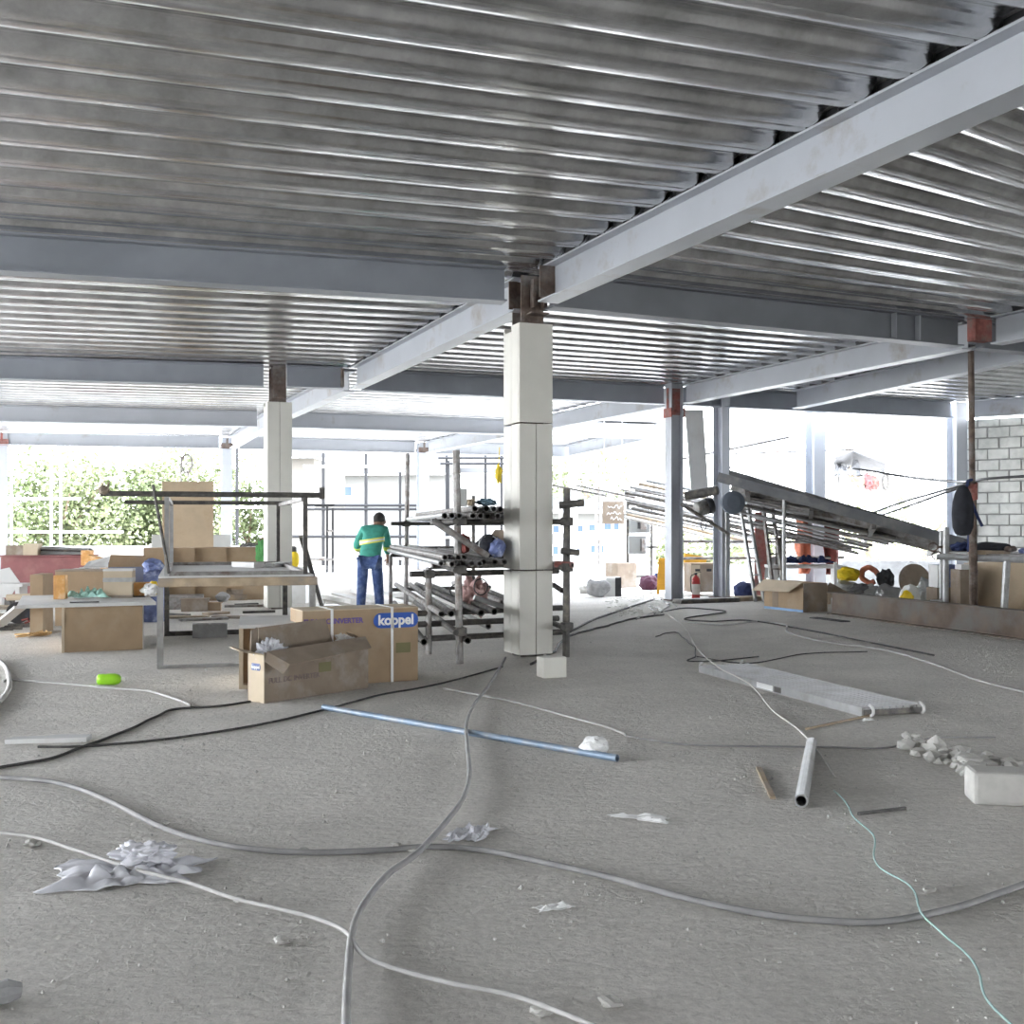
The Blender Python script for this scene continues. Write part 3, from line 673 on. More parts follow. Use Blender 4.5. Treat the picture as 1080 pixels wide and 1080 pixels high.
mb = MB(M_); mb.blob((W_-.17,D_*.5,H_-.0),(.09,.08,.07),seed=6,sub=3,amp=.8,fr=2.5); single('paper_wad', mb, rock, 'crumpled wad at the far end of the open carton', 'paper')
# box lying on its side behind
q0 = G(252,727); M_ = frame(q0, TH*.6); W_,D_,H_,t_ = .50,1.0,.52,.035
root = thing('carton', 'carton lying on its side with its open end showing behind the torn carton', 'box', q0+Vector((.3,.1,0)))
mb = MB(M_); mb.bb(0,t_,0,D_,0,H_); mb.bb(W_-t_,W_,0,D_,0,H_); mb.bb(t_,W_-t_,0,D_,0,t_); mb.bb(t_,W_-t_,D_-t_,D_,t_,H_); mb.build('carton_body', cardl, root)
mb = MB(M_); mb.bb(-.004,W_+.004,-.005,D_,H_,H_+.03); mb.build('top_panel', white, root)
mb = MB(M_); mb.bb(t_,W_-t_,.12,.14,t_,H_-.005); mb.build('inner_flap', card, root)

# ================================================================ person
def skinmesh(name, joints, edges, rad, m, parent, levels=2, smooth=True):
    me = bpy.data.meshes.new(name+'_cage'); me.from_pydata([Vector(j) for j in joints], edges, [])
    o = bpy.data.objects.new(name, me); COL.objects.link(o)
    sk = o.modifiers.new('skin','SKIN'); sk.use_smooth_shade = True
    for i,r in enumerate(rad):
        r = r if isinstance(r,tuple) else (r,r)
        me.skin_vertices[0].data[i].radius = r
    me.skin_vertices[0].data[0].use_root = True
    ss = o.modifiers.new('sub','SUBSURF'); ss.levels = levels; ss.render_levels = levels
    bpy.context.view_layer.update(); dg = bpy.context.evaluated_depsgraph_get()
    nm = bpy.data.meshes.new_from_object(o.evaluated_get(dg)); bpy.data.objects.remove(o)
    q = parent
    while q is not None: root = q; q = q.parent
    nm.transform(Matrix.Translation(-root.location)); nm.materials.clear(); nm.materials.append(m)
    for p in nm.polygons: p.use_smooth = True
    o = bpy.data.objects.new(name, nm); COL.objects.link(o); o.parent = parent; return o
pp = G(390,652)
root = thing('person', 'person in a teal long-sleeved work shirt and blue jeans, seen from behind, bending over', 'person', pp)
B_ = pp
def b(x,y,z): return (B_.x+x, B_.y+y, z)
# facing away (+Y), torso leaning forward and to the right
pel=b(0,0,.90); wai=b(.005,.05,1.02); che=b(.03,.15,1.20); upc=b(.05,.24,1.33); nec=b(.075,.31,1.41); hd0=b(.095,.35,1.44); hd1=b(.11,.40,1.49)
shl=b(-.12,.22,1.33); ell=b(-.235,.25,1.11); wrl=b(-.20,.45,1.00)
shr=b(.20,.24,1.33); elr=b(.225,.37,1.10); wrr=b(.22,.47,.92)
hpl=b(-.10,0,.86); knl=b(-.125,.03,.47); anl=b(-.14,-.01,.09); tol=b(-.15,.16,.04)
hpr=b(.10,0,.86); knr=b(.13,.03,.47); anr=b(.155,-.01,.09); tor=b(.17,.16,.04)
J_=[pel,wai,che,upc,nec,hd0,hd1,shl,ell,wrl,shr,elr,wrr,hpl,knl,anl,tol,hpr,knr,anr,tor]
R_=[(.13,.10),(.13,.10),(.14,.11),(.12,.10),.055,.075,.085,.06,.042,.028,.06,.042,.028,.085,.06,.038,.03,.085,.06,.038,.03]
E_=[(0,1),(1,2),(2,3),(3,4),(4,5),(5,6),(3,7),(7,8),(8,9),(3,10),(10,11),(11,12),(0,13),(13,14),(14,15),(15,16),(0,17),(17,18),(18,19),(19,20)]
# hands: palm and five fingers on each wrist
def hand(w, d, side):
    wi = J_.index(w); w = Vector(w); d = Vector(d).normalized(); s_ = Vector((1,0,0)); i0 = len(J_)
    J_.append(tuple(w+d*.07)); R_.append((.034,.018)); E_.append((wi,i0))
    for k in range(4):
        o_ = s_*((k-1.5)*.019); ln = (.066,.076,.072,.056)[k]; j = len(J_)
        J_.append(tuple(w+d*.095+o_)); R_.append(.009); E_.append((i0,j))
        J_.append(tuple(w+d*(.095+ln*.55)+o_+Vector((0,.01,-.012)))); R_.append(.009); E_.append((j,j+1))
        J_.append(tuple(w+d*(.095+ln*.85)+o_+Vector((0,.03,-.02)))); R_.append(.008); E_.append((j+1,j+2))
    j = len(J_); J_.append(tuple(w+d*.05+s_*side*.04)); R_.append(.011); E_.append((i0,j)); J_.append(tuple(w+d*.085+s_*side*.055)); R_.append(.009); E_.append((j,j+1))
hand(wrl,(.1,.75,-.6),1); hand(wrr,(.03,.35,-.95),-1)
skinmesh('body', J_, E_, R_, skin, root)
mb = MB(); hc = Vector(hd1)
mb.blob((hc.x-.01,hc.y+.0,hc.z-.005),(.088,.105,.118),seed=1,sub=3,amp=.03); mb.build('head', skin, root, smooth=True)
for sx in (-1,1):
    mb = MB(); mb.blob((hc.x-.01+sx*.086,hc.y+.01,hc.z-.02),(.014,.028,.036),seed=2,sub=2,amp=.05); mb.build('ear', skin, root, smooth=True)
mb = MB(); mb.blob((hc.x-.012,hc.y-.018,hc.z+.03),(.094,.105,.098),seed=1,sub=3,amp=.04); mb.build('hair', hair, root, smooth=True)
S_=[b(0,-.01,.86),wai,che,upc,b(.07,.29,1.385),shl,ell,b(-.212,.41,1.03),shr,elr,b(.222,.445,.965)]
sh = skinmesh('shirt', S_, [(0,1),(1,2),(2,3),(3,4),(3,5),(5,6),(6,7),(3,8),(8,9),(9,10)], [(.20,.15),(.175,.135),(.18,.14),(.155,.12),(.07,.07),.085,.068,.055,.085,.068,.052], teal, root)
N_=[b(0,.0,.89),hpl,knl,b(-.14,-.005,.10),hpr,knr,b(.155,-.005,.10)]
skinmesh('jeans', N_, [(0,1),(1,2),(2,3),(0,4),(4,5),(5,6)], [(.145,.115),.108,.082,.07,.108,.082,.07], jeans, root)
for (a_,t2) in ((anl,tol),(anr,tor)):
    a_=Vector(a_); t2=Vector(t2); mb = MB(); mb.blob(((a_.x+t2.x)/2,(a_.y+t2.y)/2-.02,.045),(.052,.14,.05),seed=3,sub=3,amp=.05,flat=-.043); mb.build('shoe', black, root, smooth=True)
# two reflective bands round the shirt
def ring(c, rx, ry, h, tilt, m, z):
    mb = MB(); n = 24; vs=[]; fs=[]
    for k in range(n):
        t = 2*math.pi*k/n
        for zz in (-h/2,h/2): vs.append((c[0]+rx*math.cos(t), c[1]+ry*math.sin(t), z+zz+tilt*math.cos(t)*.03+.05*math.sin(t)*0))
    for k in range(n): k2=(k+1)%n; fs.append((2*k,2*k2,2*k2+1,2*k+1))
    mb.add(vs,fs); return mb.build('reflective_band', m, sh, solid=.006)
bx = b(.02,.105,0)
ring(bx,.192,.15,.022,1,hivis,1.20); ring(bx,.193,.151,.028,1,silver,1.175); ring(bx,.192,.15,.022,1,hivis,1.15)
for (p0,p1,f0,rr) in ((ell,wrl,.32,.066),(elr,wrr,.15,.068)):
    p0=Vector(p0);p1=Vector(p1); mb=MB(); d_=(p1-p0).normalized(); c_=p0.lerp(p1,f0); mb.tube([c_-d_*.03,c_+d_*.03],rr,14); mb.build('reflective_band', hivis, sh)
# ================================================================ pipe rack behind the central column
def pole(root, a, b, r=.024, m=steel, name='pole', n=8, hollow=0):
    mb = MB(); mb.tube([a,b], r, n, hollow=hollow); return mb.build(name, m, root, smooth=False)
FL = G(485,700); FR = G(597,693); RL = at(428,17.3); RR = RL+(FR-FL)*.95
root = thing('pipe_rack', 'rack of clamped scaffold tubes behind the central column, loaded with pipes', 'rack', (FL+RR)/2)
def Z(v,z): return Vector((v.x,v.y,z))
pole(root, Z(FL,0), P(481,475,FL.y), .038); pole(root, Z(FR,0), P(598,515,FR.y), .038, steeld)
pole(root, Z(RL,0), P(430,478,RL.y), .036); pole(root, Z(RR,0), Z(RR,1.9), .03, steeld)
SP = G(452,690); pole(root, Z(SP,0), Z(SP,.95), .036)
SR = at(412,17.0); pole(root, Z(SR,0), Z(SR,.95), .03)
u_ = (FR-FL).normalized(); v_ = (RL-FL).normalized()
for z,(ea,eb),m in ((1.45,(.2,.22),steeld),(.96,(.2,.2),steel),(.88,(.45,.15),steeld),(.45,(.6,.2),steeld),(.33,(.8,.15),steeld),(.17,(.7,.2),steeld)):
    pole(root, Z(FL-u_*ea,z)+v_*.95, Z(FR+u_*eb,z)+v_*.95, .033, m, 'ledger')
for z in (1.45,.96,.33):
    for q in (FL,FR): pole(root, Z(q,z)-v_*.12-u_*.06, Z(q,z)+v_*1.1-u_*.06, .03, steeld, 'ledger')
for z in (1.44,1.05,.94,.4):
    pole(root, Z(RL-u_*.25,z)-v_*.05, Z(RR+u_*.3,z)-v_*.05, .03, steeld, 'ledger')
pole(root, P(457,549,10.95), P(515,587,11.0), .034, steel, 'brace'); pole(root, P(500,630,12.2), P(545,645,12.4), .03, steell, 'brace')
for q,zz in ((FL,(1.45,.96,.33)),(FR,(1.45,.96,.33)),(SP,(.88,)),(RL,(1.44,1.05))):
    for z in zz:
        mb = MB(frame(Z(q,z)-v_*.03,TH)); mb.bb(-.055,.055,-.06,.05,-.045,.045); mb.build('coupler', steeld, root, bevel=.012)
proto = None; rnd = random.Random(2)
def rackpipe(p, L, dr, r, m, label, group):
    global proto
    mb = MB(); p = Vector(p); q = p+dr*L; mb.tube([p,q], r, 10, hollow=.22)
    return single('scaffold_tube', mb, m, label, 'pipe', group)
lab1 = 'steel scaffold tube in the thick bundle on the top level of the pipe rack'
for row,(z,n0) in enumerate(((1.505,11),(1.575,11))):
    for k in range(n0):
        o_ = Z(FL+u_*(.09+k*.105+(.05 if row else 0)+rnd.uniform(-.012,.012)), z)-v_*(rnd.uniform(0,.3) if k<4 else -1.2-rnd.uniform(0,.2))
        rackpipe(o_, (6.0 if k<4 else 4.8)+rnd.uniform(-.4,.1), (v_+Vector((rnd.uniform(-.008,.008),0,0))).normalized(), .034, rnd.choice((steel,steel,steeld,steell)), lab1, 'tubes on the top level of the pipe rack')
for k in range(3):
    rackpipe(Z(FL-u_*(.02+k*.08),1.505)-v_*.1, 6.0, (v_+Vector((.012*k+.005,0,0))).normalized(), .034, steell, 'pale scaffold tube jutting left of the front pole on the top level of the rack', 'pale tubes left of the front rack pole')
for k in range(10):
    o_ = Z(FL-u_*(.22-(k%6)*.075),1.03+.065*(k//6))-v_*(.05+rnd.uniform(0,.4))
    rackpipe(o_, 5.8, (v_+Vector((rnd.uniform(-.02,.02),0,0))).normalized(), .03, rnd.choice((steell,steell,steel)), 'pale scaffold tube lying on the middle level of the pipe rack, left half', 'tubes on the middle level of the rack, left half')
for k in range(9):
    o_ = Z(FL+u_*(.15+k*.11),1.035)-v_*(rnd.uniform(0,.2) if k<4 else -1.2)
    rackpipe(o_, 5.8 if k<4 else 4.6, v_, .03, rnd.choice((steeld,steel)), 'dark scaffold tube on the middle level of the pipe rack, right half', 'tubes on the middle level of the rack, right half')
for k in range(9):
    o_ = Z(FL+u_*(-.4+k*.16+rnd.uniform(-.03,.03)),.52 if k%3 else .25)-v_*(rnd.uniform(0,.35) if k<6 else -1.2)
    rackpipe(o_, 5.6 if k<6 else 4.4, (v_+Vector((rnd.uniform(-.03,.03),0,0))).normalized(), .036, rnd.choice((steeld,steel)), 'scaffold tube on the bottom levels of the pipe rack', 'tubes on the bottom levels of the rack')
mb = MB(); a = P(605,545,11.55); b2 = P(616,530,11.5); mb.tube([P(590,533,11.6),P(616,530,11.55)],.04,10,hollow=.3); single('clamp_tube', mb, steeld, 'dark short tube clamped to the rack pole right of the central column, upper one', 'pipe')
mb = MB(); mb.tube([P(592,581,11.6),P(611,583,11.55)],.036,10,hollow=.3); single('clamp_tube', mb, steeld, 'dark short tube clamped to the rack pole right of the central column, middle one', 'pipe')
mb = MB(); mb.tube([P(586,595,11.7),P(604,596,11.6)],.036,10,hollow=.3); single('clamp_tube', mb, redox, 'rusty red short tube clamped to the rack pole right of the central column, lowest', 'pipe')
mb = MB(); mb.tube([P(584,617,12.2),P(593,623,12.0)],.03,10,hollow=.3); single('clamp_tube', mb, steeld, 'stub of dark tube slanting out right of the central column near knee height', 'pipe')
c_ = P(516,590,11.9); mb = MB(); mb.blob((c_.x,c_.y,1.19),(.15,.2,.12),seed=2,sub=3,amp=.3); root=single('bag', mb, blackcloth, 'black bag with pale straps on the middle level of the pipe rack', 'bag')
for dx in (-.07,.07):
    mb=MB(); mb.tube([(c_.x+dx*.6+dx*.9*math.sin(t),c_.y-.20-.02*math.sin(t),1.19+.10*math.cos(t)) for t in [i*.35 for i in range(10)]],.008,6); mb.build('strap', steell, root)
c_ = P(521,592,11.75); mb = MB(); mb.blob((c_.x+.03,c_.y,1.17),(.09,.12,.10),seed=7,sub=3,amp=.35); single('bag', mb, bluebag, 'blue and white bag beside the black bag on the pipe rack', 'bag')
c_ = P(490,582,12.3); mb = MB(); mb.blob((c_.x,c_.y,1.2),(.07,.1,.11),seed=8,sub=3,amp=.35); single('bag', mb, darkred, 'small dark red bundle behind the front pole on the pipe rack', 'bag')
c_ = P(520,568,12.6); mb = MB(); mb.add([Vector((c_.x+dx,c_.y+dy,z)) for dy in (-.05,.05) for dx,z in ((-.17,1.10),(.16,1.10),(.12,1.36),(.02,1.36))],[(0,1,2,3),(7,6,5,4),(0,4,5,1),(1,5,6,2),(2,6,7,3),(3,7,4,0)]); single('wedge_board', mb, cardd, 'brown wedge shaped board propped behind the bags on the pipe rack', 'board', bevel=.005)
c_ = P(500,628,12.6); mb = MB(); mb.blob((c_.x,c_.y,.60),(.15,.14,.20),seed=5,sub=5,amp=.5,fr=2.6); single('netting', mb, pink, 'tangle of pink netting hanging under the middle of the pipe rack', 'netting', smooth=True)
for (x,y,r,lab) in ((480,623,.05,'small black cord loop hanging by the front rack pole'),(507,619,.07,'larger black cord loop hanging under the rack right of the pink netting')):
    c_ = P(x,y,11.2); mb = MB(); mb.tube([(c_.x+r*math.cos(t),c_.y,c_.z+r*1.2*math.sin(t)) for t in [i*.42 for i in range(16)]],.007,6); single('cord_loop', mb, black, lab, 'cord', smooth=True)
c_ = P(526,500,13); mb = MB(); mb.blob((c_.x,c_.y,c_.z),(.04,.03,.11),seed=3,sub=3,amp=.5); mb.tube([(c_.x,c_.y,c_.z+.08),(c_.x+.01,c_.y,c_.z+.32)],.006,5); single('glove', mb, yellow, 'yellow glove hanging high above the pipe rack by the central column', 'glove')
c_ = P(487,515,11.6); mb = MB(); mb.bb(c_.x-.035,c_.x+.055,c_.y-.05,c_.y+.05,1.61,1.80); single('paint_tin', mb, panelgrey, 'small grey and white tin standing on the top pipes beside the front pole', 'tin', bevel=.01)
c_ = P(513,526,11.8); mb = MB(); mb.blob((c_.x,c_.y,1.66),(.10,.12,.04),seed=9,sub=3,amp=.6); single('cloth', mb, mat('blue grey cloth',(.13,.20,.25),.9), 'blue-grey rag lying on top of the pipes of the rack', 'cloth')
c_ = P(496,526,11.8); mb = MB(); mb.blob((c_.x,c_.y,1.66),(.06,.1,.035),seed=12,sub=3,amp=.6); single('cloth', mb, cardl, 'pale yellowish rag lying on top of the pipes near the tin', 'cloth')
# white boards stacked on the floor behind the worker
rnd = random.Random(9)
for k in range(12):
    c_ = at(352+k*11, 21.5+rnd.uniform(-1.8,1.8)); mb = MB(frame((c_.x,c_.y,0),TH+math.pi/2+rnd.uniform(-.15,.15))); mb.bb(-1.5,1.5,-.09,.09,.0,.05+.03*(k%3)); single('board_strip', mb, whitep if k%2 else white, 'long white board strip lying on the floor beyond the worker', 'board', 'white board strips on the floor beyond the worker')
c_ = at(350,19.5); mb = MB(frame(G(329,647),.25)); mb.bb(0,.45,0,.3,0,.12); root=single('trestle_step', mb, steell, 'low grey metal step just behind the logo carton', 'step')

# ================================================================ metal table and frame at the left
A_ = G(169,705); W2 = 1.48; L2 = 3.3; an = math.radians(16.5)
M_ = frame(A_, an)
root = thing('steel_table', 'long steel framed work table with a white top at the left', 'table', A_+Vector((.4,1.6,0)))
for (x,y,nm) in ((0,0,'leg'),(W2,0,'leg'),(0,L2,'leg'),(W2,L2,'leg')):
    mb = MB(M_); mb.bb(x-.03,x+.03,y-.03,y+.03,0,.80); mb.build('leg', steell if y==0 else steeld, root)
mb = MB(M_); mb.bb(-.02,W2+.05,-.04,.04,.80,.885); mb.build('front_beam', wood, root, bevel=.006)
mb = MB(M_); mb.bb(-.02,W2+.05,L2-.04,L2+.04,.80,.88); mb.build('rear_beam', wood, root)
for x in (0,W2):
    mb = MB(M_); mb.bb(x-.025,x+.025,.05,L2-.05,.80,.86); mb.build('side_rail', steel, root)
mb = MB(M_); mb.bb(.03,.9,-.02,.02,.0,.03); mb.build('foot_rail', steell, root)
mb = MB(M_); mb.bb(.0,W2,L2-.02,L2+.02,.0,.06); mb.build('foot_rail', steeld, root)
mb = MB(M_); mb.bb(-.02,W2+.02,.05,L2-.05,.885,.905); mb.build('table_top', white, root)
root = thing('steel_cage', 'open rectangular steel frame standing on the white topped work table', 'frame', M_ @ Vector((.7,1.6,.905)))
zt = 1.70
for (x,y) in ((.06,.1),(W2-.06,.1),(.06,L2-.15),(W2-.1,L2-.15)):
    mb = MB(M_); mb.bb(x-.022,x+.022,y-.022,y+.022,.905,zt); mb.build('post', steell if x<1 else steeld, root)
for y in (.1,L2-.15):
    mb = MB(M_); mb.bb(.06,W2-.06,y-.02,y+.02,.905,.945); mb.build('bottom_rail', steel, root)
for x in (.06,W2-.08):
    mb = MB(M_); mb.bb(x-.02,x+.02,.12,L2-.17,.905,.945); mb.build('bottom_rail', steel, root)
    mb = MB(M_); mb.bb(x-.018,x+.018,.12,L2-.17,zt-.04,zt); mb.build('top_rail', steel, root)
mb = MB(M_); mb.tube([(.08,.08,.93),(-.07,.06,zt+.11)],.016,6); mb.build('diagonal_post', steeld, root)
mb = MB(M_); mb.tube([(-.55,.08,zt+.02),(W2+.12,.1,zt+.02)],.028,10); tp=mb.build('top_tube', steeld, root)
mb = MB(M_); mb.bb(W2+.085,W2+.135,.06,.14,zt-.02,zt+.1); mb.build('end_clamp', steeld, tp)
mb = MB(M_); mb.blob((-.52,.08,zt+.05),(.055,.045,.05),seed=4,sub=2,amp=.4); mb.tube([(-.5,.08,zt+.05),(-.48,.08,zt+.13)],.012,6); mb.build('end_clamp', cardd, tp)
mb = MB(M_); mb.tube([(-.5,L2-.15,zt),(W2+.05,L2-.15,zt)],.026,10); mb.build('rear_tube', steeld, root)
mb = MB(M_ @ Matrix.Translation((.95,2.2,.907)) @ rotz(.5)); mb.bb(-.07,.07,-.25,.25,0,.06); single('timber_block', mb, white, 'short pale timber block lying on the white table top', 'timber')
mb = MB(M_ @ Matrix.Translation((1.32,2.3,.907)) @ rotz(-.5)); mb.bb(-.06,.06,-.25,.25,0,.05); single('timber_block', mb, white, 'pale timber block at the right end of the white table top', 'timber')
a = G(334,640); mb = MB(); mb.bar(G(341,645)+Vector((0,0,.02)), P(318,566,13.3), .06, .03); single('leaning_pole', mb, steeld, 'dark pole leaning against the right end of the work table', 'pole')
# long front carton with white board on top
q0, q1 = G(65,688.5), G(150.5,685); q0.z=q1.z=0; an2 = math.atan2((q1-q0).y,(q1-q0).x); Wb=(q1-q0).length
M2 = frame(q0, an2)
root = thing('carton', 'large brown carton with pale ends carrying the white board at the left', 'box', q0+(q1-q0)/2)
mb = MB(M2); mb.bb(0,Wb,0,1.6,0,.50); mb.build('carton_body', card, root, bevel=.004)
mb = MB(M2); mb.bb(Wb,Wb+.012,.01,1.6,0,.50); mb.build('end_panel', white, root)
mb = MB(M2); mb.bb(.0,.03,-.006,0,0,.50); mb.build('edge_tape', cardl, root)
mb = MB(M2); mb.bb(-.45,Wb+.14,-.06,1.75,.505,.54); single('white_board', mb, white, 'white board laid as a work top on the large brown carton', 'board')
def carton(label, px, d, z, w, dp, h, ang, m=card, lidm=None, open_=False, name='carton', bands=None):
    c = at(px,d,z); root = thing(name, label, 'box', c); M_ = frame(c, ang)
    mb = MB(M_); mb.bb(-w/2,w/2,-dp/2,dp/2,0,h if not open_ else h*.98)
    mb.build('carton_body', m, root, bevel=.004)
    if lidm: mb = MB(M_); mb.bb(-w/2-.003,w/2+.003,-dp/2-.003,dp/2+.003,h-.02,h+.004); mb.build('lid', lidm, root)
    if bands:
        for (z0,z1,bm_) in bands: mb = MB(M_); mb.bb(-w/2-.003,w/2+.003,-dp/2-.003,dp/2+.003,z0,z1); mb.build('printed_band', bm_, root)
    return root, M_
zb = .542
carton('upright orange printed carton standing on the white board', 64, 12.9, zb, .13, .16, .28, .2, orange)
carton('pale printed carton with grey band standing on the white board', 126, 13.2, zb, .33, .28, .34, .2, cardl, white, bands=((.19,.24,steell),(.0,.03,cardd)))
carton('orange-brown carton on the white board beside the pale printed carton', 149, 13.35, zb, .18, .2, .17, .2, orange)
c_ = at(95,13.0,zb); mb = MB(); mb.sheet((c_.x,c_.y,zb), .42,.22,.11,seed=2,n=24,ang=.2,fr=3,ragged=.6); single('film', mb, tealbag, 'crumpled teal film lying on the white board', 'plastic film', solid=.003, smooth=True)
c_ = at(158,13.2,zb); mb = MB(); mb.blob((c_.x,c_.y,zb+.08),(.09,.08,.08),seed=5,sub=3,amp=.5); single('plastic_bag', mb, whitep, 'small white plastic bag at the right end of the white board', 'bag')
c_ = at(162,13.6,zb); mb = MB(); mb.blob((c_.x,c_.y,zb+.13),(.05,.05,.05),seed=6,sub=2,amp=.3); mb.bb(c_.x-.03,c_.x+.03,c_.y-.03,c_.y+.03,zb,zb+.1); single('yellow_tin', mb, yellow, 'small yellow tin beside the white plastic bag on the white board', 'tin')
for (x,y,w_,lab) in ((88,636,.3,'black strip near the front edge of the white board, left one'),(140,630,.25,'dark strip further back on the white board')):
    q=G(x,y,zb); mb=MB(); mb.bar(q+Vector((-w_/2,0,.008)),q+Vector((w_/2,.06,.008)),.03,.012); single('strip', mb, black, lab,'strip')
# cartons and boards behind the white board
carton('tall flat brown carton standing just left behind the white board', 44, 14.4, 0, .16, .5, .77, .15, card)
carton('wide brown carton with dark open top behind the teal film', 92, 15.6, 0, .75, .5, .78, .15, card, cardd)
root, M_ = carton('open blue and white carton with a cardboard flap behind the pale printed carton', 134, 16.5, .0, .5, .4, .86, .25, mat('slate blue print carton',(.24,.26,.34),.8))
mb = MB(M_); mb.slab([(-.25,-.21,.80),(.25,-.21,.80),(.3,-.33,.96),(-.2,-.33,.98)],.012); mb.build('flap', card, root)
mb = MB(M_); mb.slab([(-.25,-.2,.78),(-.2,.1,.95),(-.55,.05,.86),(-.6,-.2,.78)],.012); mb.build('side_flap', white, root)
c_ = at(163,16.0); mb = MB(); mb.blob((c_.x,c_.y,.80),(.16,.15,.12),seed=4,sub=3,amp=.4); mb.bb(c_.x-.13,c_.x+.13,c_.y-.1,c_.y+.1,0,.7); single('bag', mb, bluebag, 'blue bag on a block beside the steel table leg at the left', 'bag')
c_ = at(53,19.5); root = thing('steel_chest', 'maroon painted steel chest at the back left', 'chest', c_)
mb = MB(frame(c_,.12)); mb.bb(-.75,.72,-.3,.35,.12,.86); mb.build('chest_body', maroon, root, bevel=.01)
mb = MB(frame(c_,.12)); mb.bb(-.77,.74,-.32,.37,.86,.89); mb.build('chest_lid', maroon, root)
for x in (-.65,.6):
    mb = MB(frame(c_,.12)); mb.bb(x-.05,x+.05,-.28,.33,0,.12); mb.build('foot', steeld, root)
rnd = random.Random(4)
for k in range(14):
    c_ = at(62,19.5,.90+.03*(k//5)); mb = MB(frame((c_.x,c_.y-.15+.07*(k%5),c_.z+.02),.12+rnd.uniform(-.02,.02))); mb.tube([(-.62,0,0),(-.2,0,.02*((k%3)-1)+.02),(.55,0,0)],.026,6); single('steel_rod', mb, rnd.choice((steell,steel,steeld)), 'grey steel rod in the bundle on top of the maroon chest', 'rod', 'rods on the maroon chest')
carton('pale brown carton on the maroon chest, left of the rods', 22, 19.3, .893, .42, .3, .17, .15, cardd); carton('small yellowish carton on the maroon chest touching the rods', 34.5, 19.25, .893, .24, .3, .2, .15, cardl)
carton('orange carton on a stand right of the rods, left one of two', 92, 19.0, .72, .16, .2, .26, .1, orange)
c_ = at(104,18.9,.76); mb = MB(Matrix.Translation(c_) @ Matrix.Rotation(.28,4,'Y')); mb.bb(-.2,.2,-.12,.12,-.06,.1); single('carton', mb, orange, 'tilted orange carton lying right of the other orange carton', 'box')
c_ = at(98,19.2); root = thing('stacked_panels', 'white and grey panels standing right of the maroon chest', 'panel', c_)
for k in range(5):
    mb = MB(frame(c_+Vector((-.25+.12*k,.0,0)),.1)); mb.bb(-.055,.05,-.2,.2,0,.66+.02*(k%2)); mb.build('panel', (white,panelgrey,whitep,steell,cardl)[k], root)
mb = MB(); q=at(0,16.5); mb.M=frame(q,.15) @ Matrix.Rotation(-.15,4,'X'); mb.prism([(0,0),(0,0)],0,0) if False else None
vs=[(-.25,.32),(.12,.32),(.26,.55),(.10,.78),(-.25,.70)]; n_=len(vs)
mb.add([(x,0,z) for x,z in vs]+[(x,.025,z) for x,z in vs],[tuple(range(n_)),tuple(range(2*n_-1,n_-1,-1))]+[(i,n_+i,n_+(i+1)%n_,(i+1)%n_) for i in range(n_)]); mb.box((-.1,.1,.16),(.2,.15,.32)); single('white_cutout', mb, white, 'white five-sided panel propped up at the left edge before the maroon chest', 'panel')
rnd = random.Random(8)
for k in range(9):
    c_ = at(12+rnd.uniform(-10,8), 15.2+k*.16, .03); mb = MB(frame((c_.x,c_.y,c_.z+.035*(k%5)+.005*k),rnd.uniform(-.05,.25))); mb.bb(-.75,.42+rnd.uniform(-.1,.1),-.05,.05,0,.032); single('plank', mb, rnd.choice((white,wood,steell,cardd)), 'pale plank in the heap on the floor at the left edge', 'plank', 'planks in the left heap')
q=at(20,15.0,.42); mb=MB(frame(q,.1)); mb.tube([(-.16,0,0),(.35,0,.02)],.045,10); single('timber_pole', mb, cardl, 'pale round timber lying across the plank heap at the left', 'timber')
q=at(-2,15.8,.55); mb=MB(frame(q,.05)); mb.bb(-.3,.42,-.2,.2,-.02,.02); mb.bb(-.28,-.22,-.15,.15,-.55,-.02); mb.bb(.3,.36,-.15,.15,-.55,-.02); single('shelf_board', mb, white, 'grey shelf board on legs at the left edge below the maroon chest', 'board')
mb=MB(); mb.bar(G(-6,665)+Vector((0,0,.03)), P(22,640,13.9), .16,.03); single('plank', mb, white, 'white plank slanting up at the left edge beside the black machine', 'plank')
q=G(24,661); root=thing('cut_off_saw','black cut-off machine on the floor at the left','machine',q)
mb=MB(frame(q,.3)); mb.bb(-.18,.2,-.12,.12,0,.05); mb.build('base', steeld, root)
mb=MB(frame(q,.3)@Matrix.Translation((-.06,-.02,.20))@Matrix.Rotation(math.radians(90),4,'X')); mb.lathe((0,0,-.03),[(.02,-.01),(.15,0),(.15,.05),(.02,.06)],20); mb.build('blade_guard', black, root)
mb=MB(frame(q,.3)); mb.blob((.13,.03,.17),(.13,.10,.10),seed=3,sub=3,amp=.2); mb.build('motor', blackcloth, root)
mb=MB(frame(q,.3)); mb.tube([(.0,-.1,.1),(.08,-.13,.12),(.1,-.13,.08),(.04,-.12,.06)],.015,6); mb.build('handle', darkred, root)
q=G(35,671); mb=MB(); rnd=random.Random(3); pts=[Vector((q.x+rnd.uniform(-.28,.22),q.y+rnd.uniform(-.22,.25),.012+.02*(i%3))) for i in range(16)]
mb.tube(spline(pts,6),.009,5); single('rope', mb, mat('yellow brown rope',(.62,.42,.2),.9), 'tangle of yellowish rope on the floor below the black machine', 'rope', smooth=True)
q=G(12,665); mb=MB(frame((q.x,q.y,.035),.05)); mb.tube([(-.2,0,0),(.02,0,0)],.035,10); mb.tube([(.02,0,0),(.14,0,.0)],.022,10); single('tool_tube', mb, steeld, 'dark stubby tube with pale end lying at the left edge', 'tube')
